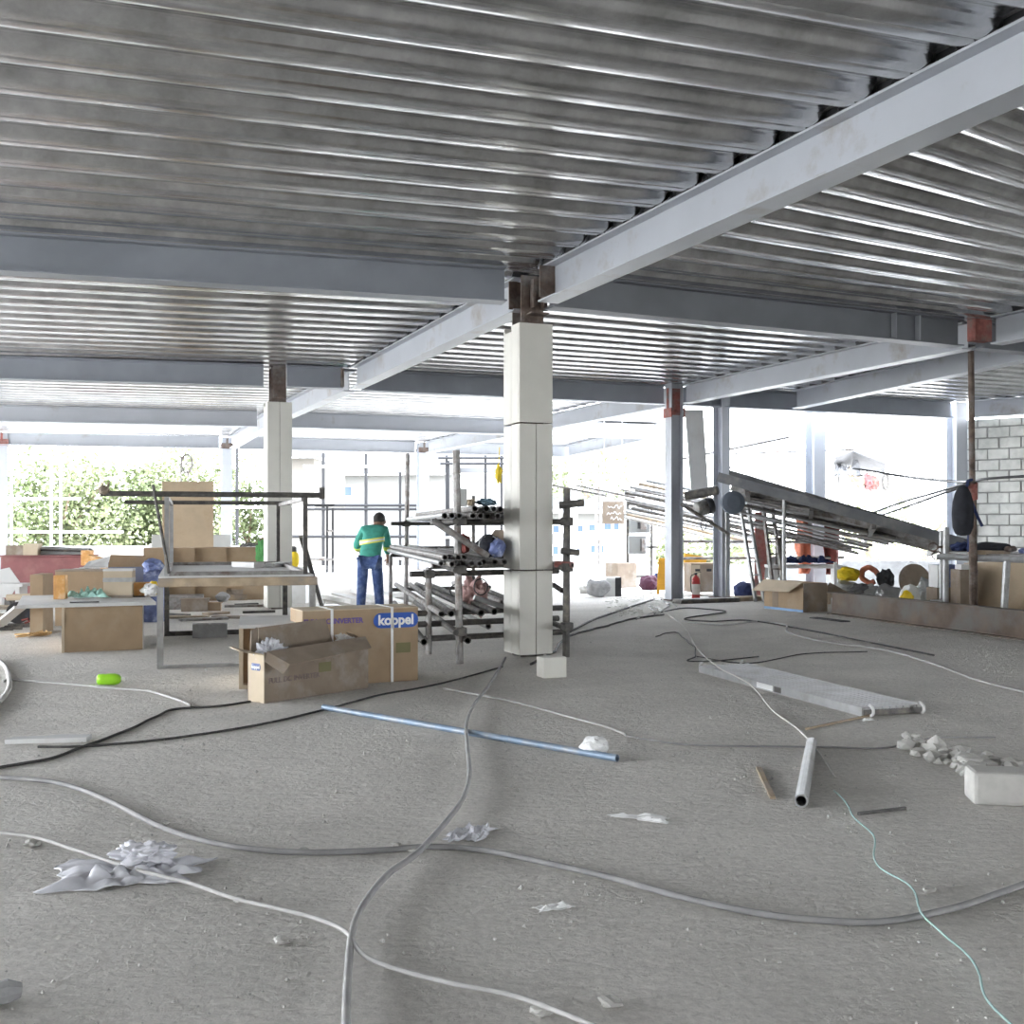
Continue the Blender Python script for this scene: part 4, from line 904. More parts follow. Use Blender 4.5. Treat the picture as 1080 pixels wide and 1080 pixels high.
# row of cartons, plywood and white board behind the table
for k,(x,lab) in enumerate(((165,'leftmost carton of the row behind the steel frame'),(191.5,'second carton from the left in the row behind the steel frame'),(221.5,'wide carton in the middle of the row behind the steel frame'),(260,'right carton of the row behind the steel frame, with the green cloth'))):
    carton(lab, x, 20.2+k*.28, 0, (.44,.475,.57,.80)[k], .6, 1.0, .30, card)
c_=at(262,20.9); mb=MB(); mb.sheet((c_.x+.12,c_.y-.1,1.0),.5,.4,.12,seed=3,n=14,fr=3); single('dark_cloth', mb, steeld, 'dark cloth lying on the right carton of the row', 'cloth', solid=.004)
c_=P(276,585,20.4); mb=MB(); mb.blob((c_.x,c_.y,c_.z+.02),(.10,.05,.24),seed=6,sub=4,amp=.6,fr=2.5); single('cloth', mb, mat('green cloth',(.10,.30,.10),.9), 'green cloth hanging over the right carton beside the left clad column', 'cloth')
mb=MB(); mb.slab([at(171,21.9),at(225,22.3),P(225,508,22.7),P(171,508,22.3)],.02); single('plywood_sheet', mb, ply, 'tan plywood sheet standing upright behind the steel frame', 'board')
mb=MB(); mb.slab([at(160,24.5),at(243,25.2),P(243,564,25.2),P(160,564,24.5)],.03); single('white_partition', mb, panelgrey, 'wide white panel behind the carton row under the plywood sheet', 'panel')
c_=P(310,590,19.9); mb=MB(); mb.blob((c_.x,c_.y,c_.z),(.10,.1,.16),seed=3,sub=3,amp=.15); root=single('jug', mb, yellow, 'yellow jug with black cap just right of the left clad column', 'jug'); mb=MB(); mb.lathe((c_.x-.01,c_.y,c_.z+.14),[(.07,0),(.06,.08),(.02,.1)],10); mb.build('cap', black, root)
mb=MB(); mb.bb(c_.x-.25,c_.x+.25,c_.y-.2,c_.y+.25,0,c_.z-.13); single('crate', mb, white, 'pale crate under the yellow jug', 'crate')
# things on the floor seen under the table
q=G(203,673); M_=frame(q,.25); root=thing('hollow_block','grey hollow concrete block on the floor under the steel table','block',q)
mb=MB(M_); mb.bb(0,.42,0,.03,0,.17); mb.bb(0,.42,.14,.17,0,.17)
for x in (0,.195,.39): mb.bb(x,x+.03,.03,.14,0,.17)
mb.M=frame(q,.25)@Matrix.Translation((0,0,0)); 
single('hollow_block', MB(M_ @ Matrix.Identity(4)).bb(0,.22,0,.03,0,.17).bb(0,.22,.14,.17,0,.17).bb(0,.03,.03,.14,0,.17).bb(.19,.22,.03,.14,0,.17) if False else mb, conc, 'grey hollow concrete block on the floor under the steel table', 'block')
bpy.data.objects.remove(root)
for (px,y,w_,dp,h,m_,nm,lab) in ((205,645,.42,.4,.20,cardd,'carton','low dusty carton among the planks under the table'),(224,644.5,.26,.3,.13,card,'carton','flat brown carton right of the dusty carton under the table'),(184,643,.34,.3,.2,steel,'timber_stack','grey timber stack beside the rear table leg'),(243,633,.46,.4,.19,cardd,'carton','dusty brown carton farther back under the table'),(267,632,.26,.3,.28,redox,'sack','reddish sack right of the dusty carton under the table')):
    q=G(px,y); mb=MB(frame(q,.2))
    if nm=='sack': mb.blob((0,.1,h*.5),(w_/2,dp/2,h*.6),seed=4,sub=3,amp=.4,flat=-h*.5)
    else: mb.bb(-w_/2,w_/2,0,dp,0,h); mb.bb(-w_/2-.02,w_/2+.03,-.03,dp*.4,h,h+.012)
    single(nm, mb, m_, lab, nm.split('_')[0])
q=G(235,635); mb=MB(); mb.blob((q.x,q.y,.09),(.13,.12,.1),seed=2,sub=3,amp=.2); single('cement_lump', mb, conc, 'rounded grey lump on the floor under the table', 'lump')
for (x0,y0,x1,y1,lab) in ((172,649,200,650,'dark batten on the floor left under the table'),(256,647,290,646,'dark batten lying before the left clad column'),(183,622,213,620,'dark frame bar on the plank heap under the table'),(248,639,272,638,'thin dark batten behind the grey lump under the table')):
    a=G(x0,y0); b2=G(x1,y1); mb=MB(); mb.bar(a+Vector((0,0,.02)),b2+Vector((0,0,.02)),.06,.035); single('batten', mb, steeld, lab,'batten')
for (px,d,w_,h,m_,lab) in ((190,19.5,.8,.16,steel,'dusty board pile far under the steel table'),(232,20.9,1.0,.10,wood,'low timber panel pile far under the table'),(283,21.5,.4,.4,conc,'grey sheet pile behind the reddish sack')):
    c_=at(px,d); mb=MB(frame(c_,.25)); mb.bb(-w_/2,w_/2,-.4,.4,0,h); single('panel_pile', mb, m_, lab, 'panel')

rnd = random.Random(31)
for (px,y,l,an_,m_,lab) in ((188,652,.9,.1,'wood','longer bare plank lying on the floor at the back of the steel table'),(215,654,.7,.5,'steel','grey plank lying askew under the back of the steel table'),(245,652,.6,-.2,'cardd','flattened brown card on the floor before the left clad column'),(262,640,.8,.2,'steel','grey strip lying behind the flattened brown card'),(228,648,.4,.9,'wood','short plank end pointing at the hollow block')):
    q=G(px,y); mb=MB(frame(q,an_)); mb.bb(-l/2,l/2,-.09,.09,0,.035); single('plank', mb, MATS[{'wood':'raw timber','steel':'scaffold steel','cardd':'dusty cardboard'}[m_]], lab, 'plank')
# ================================================================ right half
# long rusty beam on the floor
a, b2 = G(872,648), G(1080,676); dirb=(b2-a).normalized(); b2=b2+dirb*1.2
nb=Vector((-dirb.y,dirb.x,0)); nb = nb if nb.y>0 else -nb
mb=MB(); mb.extr(iprof(.2,.36,.016,.012), a+nb*.1+Vector((0,0,.18)), b2+nb*.1+Vector((0,0,.18)))
root=single('steel_beam', mb, rustbeam, 'long weathered brown steel beam lying on the floor at the right', 'beam')
# open carton with blue tape
q0,q1=G(806,641.5),G(847,646); an3=math.atan2((q1-q0).y,(q1-q0).x); W_=(q1-q0).length; M_=frame(q0,an3); H_=.47; D_=.5
root=thing('carton','open brown carton with blue tape at its base, left of the long rusty beam','box',q0+Vector((.3,.25,0)))
t_=.012
mb=MB(M_); mb.bb(0,W_,0,t_,0,H_-.08); mb.bb(0,W_,D_-t_,D_,0,H_); mb.bb(0,t_,t_,D_-t_,0,H_); mb.bb(t_,W_-t_,t_,D_-t_,0,t_); mb.build('carton_body', card, root)
mb=MB(M_); mb.bb(W_-t_,W_,t_,D_-t_,0,H_); mb.build('side_panel', cardd, root)
mb=MB(M_); mb.slab([(-.02,.02,H_+.03),(W_-.04,.02,H_+.02),(W_-.15,-.18,H_-.14),(-.1,-.18,H_-.16)],.012); mb.build('front_flap', cardl, root)
mb=MB(M_); mb.bb(-.003,W_+.003,-.003,.0,0,.04); mb.build('blue_tape', mat('blue tape',(.2,.36,.62),.5), root)
mb=MB(M_); mb.bb(.22,.38,-.003,0,.04,H_-.1); mb.build('printed_panel', cardd, root)
# extinguisher
q=G(734,632.5); root=thing('fire_extinguisher','red fire extinguisher with pale label standing before the brown carton','fire extinguisher',q)
mb=MB(); mb.lathe(q,[(.075,0),(.08,.02),(.08,.36),(.07,.41),(.03,.45),(.025,.47)],20); mb.build('cylinder', red, root, smooth=True)
mb=MB(); mb.lathe(q+Vector((0,0,.10)),[(.0815,0),(.0815,.20)],20); mb.build('label_sleeve', mat('label paper',(.72,.66,.6),.6), root)
mb=MB(); mb.lathe(q+Vector((0,0,.47)),[(.025,0),(.025,.03),(.012,.04)],10); mb.bar(q+Vector((-.03,0,.5)),q+Vector((.09,-.02,.53)),.02,.012); mb.build('valve_handle', black, root)
mb=MB(); mb.tube(spline([q+Vector((-.02,0,.49)),q+Vector((-.1,-.02,.44)),q+Vector((-.1,-.02,.25)),q+Vector((-.085,-.02,.14))],5),.01,6); mb.build('hose', black, root)
# carton behind the extinguisher
root,M_=carton('brown carton with hand holes and pale side behind the fire extinguisher',740,22.2,.07,.60,.5,.58,.15,cardd,card)
mb=MB(M_); mb.bb(-.295,-.288,-.25,.25,0,.55); mb.bb(-.29,-.12,-.256,-.25,0,.55); mb.build('pale_side', cardl, root)
for x in (-.22,.02): mb=MB(M_); mb.bb(x,x+.1,-.262,-.25,.42,.47); mb.build('hand_hole', black, root)
mb=MB(M_); mb.bb(-.17,-.14,-.262,-.255,.18,.33); mb.build('printed_mark', cardd, root)
mb=MB(); mb.slab([P(721,602,22.6),P(741,602,22.8),P(745,588,22.9),P(721,584,22.7)],.05); single('ochre_board', mb, ochre, 'ochre yellow board leaning behind the brown carton', 'board')
mb=MB(); mb.bar(G(714,636.5)+Vector((0,0,.04)), G(775,634.5)+Vector((0,0,.04)), .3,.075); single('timber_kerb', mb, steeld, 'dark timber plank on the floor between the two steel columns', 'timber')
mb=MB(); mb.bar(G(775,634)+Vector((0,0,.04)), G(803,632.5)+Vector((0,0,.04)), .3,.08); single('timber_kerb', mb, wood, 'paler timber plank to the right of the dark floor plank', 'timber')
a=P(766,533,20.4); mb=MB(); mb.tube([Vector((a.x,a.y,.05)),a],.018,8); single('prop_tube', mb, steell, 'thin pale tube standing against the column right of the extinguisher', 'pipe')
# yellow trestle left of pink topped column
c_=at(699,22.5); root=thing('step_stool','yellow folding step standing left of the pink topped column','step',c_)
for x in (-.1,.07):
    mb=MB(); mb.bar((c_.x+x,c_.y,0),(c_.x+x+.05,c_.y+.1,.72),.05,.03); mb.build('leg', ochre, root)
mb=MB(); mb.slab([(c_.x-.11,c_.y+.02,.08),(c_.x+.09,c_.y+.02,.08),(c_.x+.12,c_.y+.10,.74),(c_.x-.06,c_.y+.10,.74)],.02); mb.build('back_panel', ochre, root)
for z in (.2,.42,.64):
    mb=MB(); mb.bar((c_.x-.1,c_.y+z*.12,z),(c_.x+.12,c_.y+z*.12,z),.07,.03); mb.build('tread', ochre, root)
# electrical panels on a frame
root=thing('panel_stand','dark angle-iron stand carrying two grey electrical panels','stand',at(678,25.5))
D0=25.5
for x in (662,687):
    for dd in (0,.55):
        p=P(x,532,D0+dd); mb=MB(); mb.bar((p.x,p.y,0),p,.05,.05); mb.build('post', steeld, root)
for y in (532,577,608):
    for dd in (0,.55):
        mb=MB(); mb.bar(P(661,y,D0+dd),P(694,y,D0+dd),.05,.05,up=(0,1,0)); mb.build('cross_bar', steeld, root)
def epanel(label,x0,x1,y0,y1,d,doorx):
    a=P(x0,y1,d); b2=P(x1,y0,d); root=thing('electrical_panel',label,'electrical panel',((a.x+b2.x)/2,d,a.z))
    mb=MB(); mb.bb(a.x,b2.x,d-.28,d-.04,a.z,b2.z); mb.build('enclosure', enclosure_m, root, bevel=.008)
    e0=P(doorx[0],0,d).x; e1=P(doorx[1],0,d).x; e2=P(doorx[2],0,d).x
    zm=(a.z+b2.z)/2; hh=(b2.z-a.z)*.33
    mb=MB(); mb.bb(e0,e1,d-.292,d-.28,zm-hh,zm+hh); mb.build('opening', black, root)
    mb=MB(); mb.bb(e1,e2,d-.36,d-.28,zm-hh*1.1,zm+hh*1.1); mb.build('open_door', steel, root, bevel=.006)
epanel('larger grey electrical panel on the stand, with its door ajar',663,684,536,562,25.5,(671,674,680)); epanel('smaller grey electrical panel below the larger one on the stand',662,680,565,584,25.5,(674,675,679))
mb=MB(); mb.slab([P(668,536,26.0),P(686,536,26.0),P(686,524,26.0),P(673,526,26.0)],.03); single('grey_sheet', mb, panelgrey, 'pale grey sheet behind the top of the larger electrical panel', 'sheet')
# cardboard notice
root=thing('notice_board','brown cardboard notice with white scrawled lettering hanging left of the panels','sign',P(646,552,24.6))
a=P(635.5,552.5,24.6); b2=P(658,529,24.6); mb=MB(); mb.bb(a.x,b2.x,24.6,24.62,a.z,b2.z); mb.build('board', cardd, root)
for j,(t2,yy) in enumerate((('NO ENTRY',534.5),('OPEN',540),('SITE',546.5))):
    pass
rnd=random.Random(3); mb=MB()
for (y,x0,x1) in ((535,641,656),(541,640,655),(547,644,656)):
    pts=[P(x0+(x1-x0)*i/9, y+rnd.uniform(-2.2,2.2), 24.593) for i in range(10)]; mb.tube(spline(pts,4),.009,5)
mb.build('scrawl', whitep, root)
for x in (637,656): mb=MB(); mb.tube([P(x,529,24.6),P(x,430,24.6)],.008,5); mb.build('hanger', steell, root)
carton('brown carton with pale left face standing left under the electrical panels',655,25.0,0,.52,.5,.56,.5,cardd)
root,M_=carton('white box with a black side on the floor left of the brown carton',645,21.9,0,.30,.34,.38,.1,whitep); mb=MB(M_); mb.bb(.15,.165,-.17,.17,.0,.38); mb.bb(.04,.15,-.175,-.165,0,.38); mb.build('black_face', black, root)
q=G(631,630); mb=MB(frame(q,.2)@Matrix.Rotation(.12,4,'Y')); mb.blob((0,.1,.16),(.2,.15,.2),seed=12,sub=3,amp=.5,fr=1.1,flat=-.16); single('broken_block', mb, conc, 'broken grey slab standing left of the white box', 'rubble')
q=G(617,626); mb=MB(); mb.blob((q.x,q.y,.08),(.14,.12,.1),seed=14,sub=3,amp=.4,flat=-.08); single('broken_block', mb, rock, 'low pale lump left of the broken grey slab', 'rubble')
q=at(685,24.0); mb=MB(); mb.blob((q.x,q.y,.15),(.22,.2,.18),seed=15,sub=3,amp=.35,flat=-.15); single('sack', mb, mat('purple sack',(.07,.018,.04),.8), 'dark purple sack on the floor below the electrical panels', 'sack')
q=at(694,24.1); mb=MB(); mb.blob((q.x,q.y,.18),(.1,.15,.2),seed=16,sub=3,amp=.3,flat=-.18); single('sack', mb, navy, 'dark navy sack beside the purple sack', 'sack')
mb=MB(); rnd=random.Random(33)
for i in range(260):
    px=rnd.uniform(640,700); y=rnd.uniform(622,650); q=G(px,y); r=rnd.uniform(.01,.035); mb.blob((q.x,q.y,r*.2),(r*1.4,r,r*.4),seed=i,sub=1,amp=.6)
single('debris', mb, board, 'loose rubble and scraps on the floor before the electrical panels', 'debris', kind='stuff')
# lean-to of corrugated sheets
def sheetcorr(quad, nrib, amp, th):
    a,b,c,d=[Vector(q) for q in quad]; nn=(b-a).cross(d-a).normalized()
    if nn.z<0: nn=-nn
    vs=[];fs=[];n=nrib*4
    for j in range(n+1):
        t=j/n; z=amp*(1,0,-1,0)[j%4]
        for p in (a.lerp(d,t),b.lerp(c,t)): vs.append(p+nn*z)
    for j in range(n): fs.append((2*j,2*j+1,2*j+3,2*j+2))
    return vs,fs
root=thing('lean_to_roof','sloping dark corrugated lean-to roof coming down from the steel columns to the right','roof',at(880,20))
for k in range(4):
    t0=k/4;t1=(k+1)/4+.02
    NL,NR=P(769,497,18.2),P(1022,571,17.0); FL2,FR2=P(775,530,23.5),P(1003,579,22.0)
    vs,fs=sheetcorr((NL.lerp(FL2,t0)-Vector((0,0,.02*k)),NR.lerp(FR2,t0)-Vector((0,0,.02*k)),NR.lerp(FR2,t1)-Vector((0,0,.02*k)),NL.lerp(FL2,t1)-Vector((0,0,.02*k))),4,.025,.01)
    mb=MB(); mb.add(vs,fs); mb.build('roof_sheet', corr, root, solid=.006)
mb=MB(); mb.bar(P(757,503,18.1),P(1016,573,16.95),.09,.16); mb.build('edge_purlin', corr, root)
for t in (.25,.5,.75):
    mb=MB(); mb.bar(NL.lerp(FL2,t)-Vector((0,0,.13)),NR.lerp(FR2,t)-Vector((0,0,.13)),.06,.09); mb.build('purlin', steel, root)
for t in (.08,.36,.62,.9):
    mb=MB(); mb.bar(NL.lerp(NR,t)-Vector((0,0,.2)),FL2.lerp(FR2,t)-Vector((0,0,.2)),.07,.1); mb.build('rafter', steeld, root)
for (x,y0,d) in ((827,520,18.6),(993,559,16.9)):
    p=P(x,y0,d); mb=MB(); mb.tube([Vector((p.x,p.y,0)),p],.035,8); mb.build('support_post', steell, root)
rnd=random.Random(6)
for k in range(14):
    y0=518+k*2.6; d=19.3+k*.24
    a=P(780+rnd.uniform(-8,16),y0+6,d); b2=P(985-k*7+rnd.uniform(-20,15),y0+44-k*.9,d-.8)
    mb=MB(); mb.tube([a,b2],.026,7); single('steel_tube', mb, rnd.choice((steell,steel,steell,steeld)), 'long steel tube in the stack slung beneath the lean-to roof', 'pipe', 'tubes slung beneath the lean-to roof')
for k in range(13):
    a=P(668+rnd.uniform(-12,16),507+k*3.2,22.0+.12*k); b2=P(790+rnd.uniform(-8,8),530+k*3.8,22.4+.12*k)
    mb=MB(); mb.tube([a,b2],.036,7,hollow=.25); single('steel_tube', mb, rnd.choice((steell,steel,steeld,wood)), 'steel tube in the bundle jutting left past the pink topped column', 'pipe', 'tubes jutting left past the pink topped column')
for (x0,y0,x1,y1,lab) in ((562,508,640,523,'upper thin pole sloping in the bright gap right of the central column'),(608,512,670,525,'short dark pole ending above the cardboard notice'),(655,516,715,530,'dark pole sloping behind the pink topped column')):
    mb=MB(); mb.tube([P(x0,y0,24),P(x1,y1,23)],.026,6); single('pole', mb, steel, lab,'pole')
mb=MB(); mb.tube([P(719,532,19.4),P(768,563,20.2)],.035,8); single('slanting_tube', mb, steel, 'slanting tube below the black lamp between the two steel columns', 'pipe')
c_=P(742,535,19.8); root=thing('work_lamp','black cylindrical lamp housing slung between the two steel columns','lamp',c_)
mb=MB(Matrix.Translation(c_)@rotz(.3)@Matrix.Rotation(math.radians(75),4,'Y')); mb.lathe((0,0,-.16),[(.09,0),(.13,.02),(.15,.2)],18); mb.build('housing', steel, root, smooth=True)
mb=MB(Matrix.Translation(c_)@rotz(.3)@Matrix.Rotation(math.radians(75),4,'Y')); mb.lathe((0,0,.04),[(.15,0),(.155,.12),(.1,.14)],18); mb.build('front_cap', black, root, smooth=True)
c_=P(751,518,19.6); mb=MB(Matrix.Translation(c_)@rotz(-.4)@Matrix.Rotation(math.radians(80),4,'Y')); mb.lathe((0,0,-.5),[(.06,0),(.085,.01),(.085,.6),(.05,.62)],16); single('dark_roll', mb, steeld, 'dark rolled tube above the black lamp at the lean-to corner', 'roll')
c_=P(773,530,18.9); mb=MB(Matrix.Translation(c_)@Matrix.Rotation(math.radians(90),4,'X')); mb.lathe((0,0,-.08),[(.10,0),(.20,.02),(.20,.14),(.12,.16)],22); single('round_drum', mb, mat('slate plastic',(.10,.12,.15),.6), 'round slate grey drum hanging under the corner of the lean-to roof', 'drum')
c_=P(742,553,19.4); mb=MB(); mb.tube([(c_.x+.05*math.cos(t),c_.y,c_.z+.11*math.sin(t)) for t in [i*.45 for i in range(15)]],.01,6); single('cord_loop', mb, black, 'black cord loop dangling below the black lamp', 'cord', smooth=True)
# handrails
for (x0,y0,x1,y1,d,lab) in ((718,571,900,572,22.4,'upper horizontal rail running behind the ladder to the orange sheets'),(718,589,890,588,22.6,'lower horizontal rail running behind the ladder'),(775,478,900,474,24,'high horizontal tube passing right of the column beside the extinguisher'),(718,484,832,461,22.5,'tube slanting up to the right above the lean-to roof'),(770,493,860,479,26,'thin pale tube slanting up in the sky behind the white column')):
    mb=MB(); mb.tube([P(x0,y0,d),P(x1,y1,d)],.03,7); single('rail_tube', mb, steel, lab,'rail')
# ladders
def ladder(label, f0,f1,w_,d0,d1,n,m):
    root=thing('ladder',label,'ladder',G(f0[0],f0[1]))
    a=at(f0[0],d0); b2=P(f1[0],f1[1],d1)
    for s_ in (0,w_):
        mb=MB(); mb.bar(a+Vector((s_,0,0)),b2+Vector((s_*.9,0,0)),.045,.08); mb.build('stile', m, root)
    for k in range(1,n):
        p=a.lerp(b2,k/n); mb=MB(); mb.bar(p,p+Vector((w_,0,0)),.05,.03); mb.build('rung', m, root)
    return root
ladder('pale metal ladder leaning under the lean-to roof, left one',(797,635),(779,524),.16,20.2,20.9,8,steell)
ladder('dark narrow ladder leaning under the lean-to roof, right of the pale one',(817,621),(803,522),.2,20.9,21.4,7,steel)
mb=MB(); mb.slab([P(806,610,21.8),P(826,610,21.8),P(823,590,22.2),P(808,588,22.2)],.03); single('grey_sheet', mb, panelgrey, 'small grey panel leaning at the foot of the ladders', 'panel')
mb=MB(); mb.slab([P(795,632,21.9),P(808,632,21.9),P(808,541,22.3),P(796,541,22.3)],.06); single('steel_plate', mb, redox, 'dark reddish upright plate behind the pale ladder', 'plate')
mb=MB(); mb.slab([P(817,606,21.6),P(828,606,21.6),P(826,566,21.8),P(818,568,21.8)],.05); single('black_board', mb, steeld, 'dark board standing behind the right ladder', 'board')
c_=at(785,21.0); mb=MB(); mb.blob((c_.x,c_.y,.16),(.22,.2,.17),seed=7,sub=3,amp=.25,flat=-.16); single('bag', mb, navy, 'dark navy bag on the floor beside the foot of the pale ladder', 'bag')
# orange and red sheets
mb=MB(); 
def hang(px0,px1,y0,y1,d,seed,m,label):
    n=16; vs=[];fs=[]
    for j in range(n+1):
        for i in range(n+1):
            s_=i/n;t=j/n; wv=math.sin(s_*9+seed+t*2)*.07+.1*noise.noise(Vector((s_*4,t*5,seed)))
            pinch=1-.35*max(0,(t-.5))*2
            x=(px0+px1)/2+(px1-px0)*(s_-.5)*pinch+3*noise.noise(Vector((t*3,seed,0)))
            p=P(x,y0+(y1-y0)*t,d); p.y+=wv; vs.append(p)
    for j in range(n):
        for i in range(n): o_=j*(n+1)+i; fs.append((o_,o_+1,o_+n+2,o_+n+1))
    mb=MB(); mb.add(vs,fs); return single('hanging_sheet', mb, m, label,'sheet',smooth=True,solid=.01)
hang(840,855,548,605,22.7,1,orangecloth,'orange sheet hanging left of the pale column under the lean-to roof'); hang(868,886,545,606,22.6,4,darkred,'dark red sheet hanging right of the pale column under the lean-to roof')
c_=at(850,21.5,.62); mb=MB(); mb.sheet((c_.x,c_.y,.66),1.0,.5,.2,seed=6,n=18); single('tarpaulin', mb, navy, 'navy tarpaulin draped over a board behind the open carton with blue tape', 'tarpaulin', solid=.01)
mb=MB(); mb.bb(c_.x-.75,c_.x+.7,c_.y-.3,c_.y+.3,.58,.64); 
for x in (-.65,.6): mb.bb(c_.x+x-.04,c_.x+x+.04,c_.y-.25,c_.y+.25,0,.58)
single('trestle_board', mb, white, 'white board on trestles under the navy tarpaulin', 'board')
# clutter behind the long beam
def blobthing(nm,label,cat,px,d,z,r,m,seed,amp=.3,smooth=False):
    c=at(px,d,z); mb=MB(); mb.blob((c.x,c.y,z+r[2]),r,seed=seed,sub=3,amp=amp,flat=-r[2]); return single(nm,mb,m,label,cat,smooth=smooth)
c_=at(925,19.6); mb=MB(frame((c_.x,c_.y,0),-.3)); mb.bb(-1.0,1.2,-.35,.5,.12,.2)
for x in (-.85,1.05): mb.bb(x-.05,x+.05,-.3,.45,0,.12)
single('pallet_board', mb, wood, 'low timber platform under the clutter behind the long rusty beam', 'platform')
blobthing('hard_hat','yellow plastic heap behind the left end of the long rusty beam','plastic',894,19.3,.42,(.22,.16,.13),yellow,3,.3)
blobthing('sack','grey sack under the yellow heap','sack',893,19.2,.2,(.22,.17,.12),panelgrey,4,.3)
blobthing('sack','grey dusty sack right of the yellow heap','sack',908,19.0,.2,(.16,.15,.1),tarp,5,.4)
c_=P(917,605,19.4); mb=MB(Matrix.Translation((c_.x,c_.y,.53))@Matrix.Rotation(1.2,4,'X')); mb.tube([(.14*math.cos(t),.14*math.sin(t),.02*math.sin(5*t)) for t in [i*.33 for i in range(17)]],.05,8); single('hose_coil', mb, orangecloth, 'orange hose coil in the clutter right of the yellow heap', 'hose', smooth=True)
for (px,d,z,r,m_,s_,lab) in ((920,18.9,.2,(.2,.14,.09),panelgrey,7,'pale grey bag below the orange coil'),(936,18.7,.2,(.22,.15,.1),steell,8,'silvery bundle in the clutter left of the yellow and white bag'),(934,19.3,.3,(.15,.12,.12),black,9,'black bundle behind the silvery bundle'),(975,18.0,.2,(.17,.14,.16),panelgrey,11,'crumpled pale bag left of the paint tins')):
    blobthing('bundle',lab,'bundle',px,d,z if z!=.2 else .0,(r[0],r[1],r[2]+(.1 if z==.2 else .05)),m_,s_,.4)
root=blobthing('bag','white bag with a yellow front behind the long rusty beam','bag',960,16.6,.0,(.17,.12,.26),whitep,13,.2)
c_=at(956,16.47,.27); mb=MB(); mb.blob((c_.x,c_.y,.30),(.1,.05,.13),seed=2,sub=3,amp=.3); mb.build('yellow_patch', yellow, root)
c_=P(876,620,18.3); mb=MB(Matrix.Translation((c_.x+.1,c_.y,.28))@Matrix.Rotation(.5,4,'Y')); mb.prism([(-.2,-.04),(.2,-.04),(.22,.04),(-.16,.06)],-.06,.1); single('board_offcut', mb, cardd, 'brown offcut leaning on the left end of the long rusty beam', 'board')
mb=MB(); c_=at(881,18.4); mb.bar((c_.x,c_.y,0),P(881,593,18.4),.05,.04); single('post', mb, whitep, 'short white post at the left end of the long rusty beam', 'post')
for k,(px,d,r,h,m_,lab) in enumerate(((982,16.2,.11,.11,cardl,'wide shallow tin with pale lid, leftmost of the tins behind the rusty beam'),(1000,15.7,.10,.2,steell,'paint tin in the middle of the tins behind the rusty beam'),(997,15.5,.08,.06,yellow,'flat yellow tin in front of the paint tins'),(1010,15.6,.11,.25,panelgrey,'tallest pale lidded tin at the foot of the rusty prop'),(990,16.6,.12,.26,cardd,'brownish bucket behind the wide shallow tin'))):
    c_=at(px,d); root=thing('paint_tin',lab,'tin',c_); mb=MB(); mb.lathe(c_,[(r*.95,0),(r,.01),(r,h)],18); mb.build('can', m_, root, smooth=False); mb=MB(); mb.lathe(c_+Vector((0,0,h)),[(r*1.04,0),(r*1.04,.015),(r*.9,.018)],18); mb.build('lid', whitep, root)
root,M_=carton('blue and white pack of bottles behind the thin pale post',997,17.6,.42,.40,.3,.36,.1,bluebag); mb=MB(M_); mb.bb(-.205,-.11,-.154,.15,.0,.36); mb.build('white_band', whitep, root)
carton('brown carton supporting the blue and white pack',997,17.6,0,.46,.36,.418,.1,cardd)
root,M_=carton('brown carton with a white top standing left behind the rusty prop',1017,17.2,.0,.30,.3,.72,.1,cardd); mb=MB(M_); mb.bb(-.10,.1,-.1,.1,.72,.80); mb.build('white_parcel', whitep, root)
c_=P(965,611,20.5); mb=MB(Matrix.Translation((c_.x,c_.y,.37))@rotz(.2)@Matrix.Rotation(math.radians(80),4,'X')); mb.lathe((0,0,-.02),[(.02,-.02),(.33,0),(.33,.03),(.02,.05)],22); single('round_screen', mb, cardd, 'round grey mesh disc leaning behind the clutter', 'disc')
# table of tubes at right
mb=MB(); mb.slab([P(1018,641,17.6),P(1110,650,16.2),P(1110,590,16.4),P(1018,594,17.8)],.03); single('plywood_sheet', mb, ply, 'large pale plywood sheet leaning at the right edge under the tube bench', 'board')
root=thing('tube_bench','bench of clamped scaffold tubes at the right edge','bench',at(1050,16.3))
for (a,b2) in ((P(989,587,16.0),P(1120,592,14.6)),(P(1000,584,17.0),P(1120,588,15.8))):
    mb=MB(); mb.tube([a,b2],.045,9); mb.build('rail', steell, root)
for (x,y0,y1,d) in ((1062,592,648,15.2),(1098,590,652,14.9)):
    p=P(x,y0,d); q=at(x-4,d); mb=MB(); mb.tube([q,p],.05,9); mb.build('leg', steell, root)
p=at(997,16.1); mb=MB(); mb.tube([p,P(998,556,16.1)],.045,9); mb.build('post', steell, root)
mb=MB(); mb.slab([P(1000,584.2,16.0),P(1110,588.5,14.8),P(1110,584,15.9),P(1000,581,17.1)],.02); mb.build('bench_board', steel, root)
for (x,y,d) in ((984,577,16.2),(988,586,16.2)):
    c_=P(x,y,d); mb=MB(); mb.tube([(c_.x+.07*math.cos(t),c_.y,c_.z+.06*math.sin(t)) for t in [i*.42 for i in range(16)]],.012,6); mb.tube([(c_.x+.06,c_.y,c_.z),(c_.x+.2,c_.y,c_.z)],.02,6); mb.build('tube_clamp', rust, root)
c_=P(1048,577,15.9); mb=MB(); mb.blob((c_.x-.03,c_.y,c_.z-.01),(.30,.16,.085),seed=4,sub=3,amp=.2); single('jacket', mb, blackcloth, 'black jacket lying on the tube bench right of the rusty prop', 'jacket')
c_=P(1045,582,15.6); mb=MB(); mb.bar((c_.x-.3,c_.y,c_.z-.005),(c_.x+.25,c_.y,c_.z-.015),.12,.06); single('timber_block', mb, wood, 'timber block under the black jacket on the tube bench', 'timber')
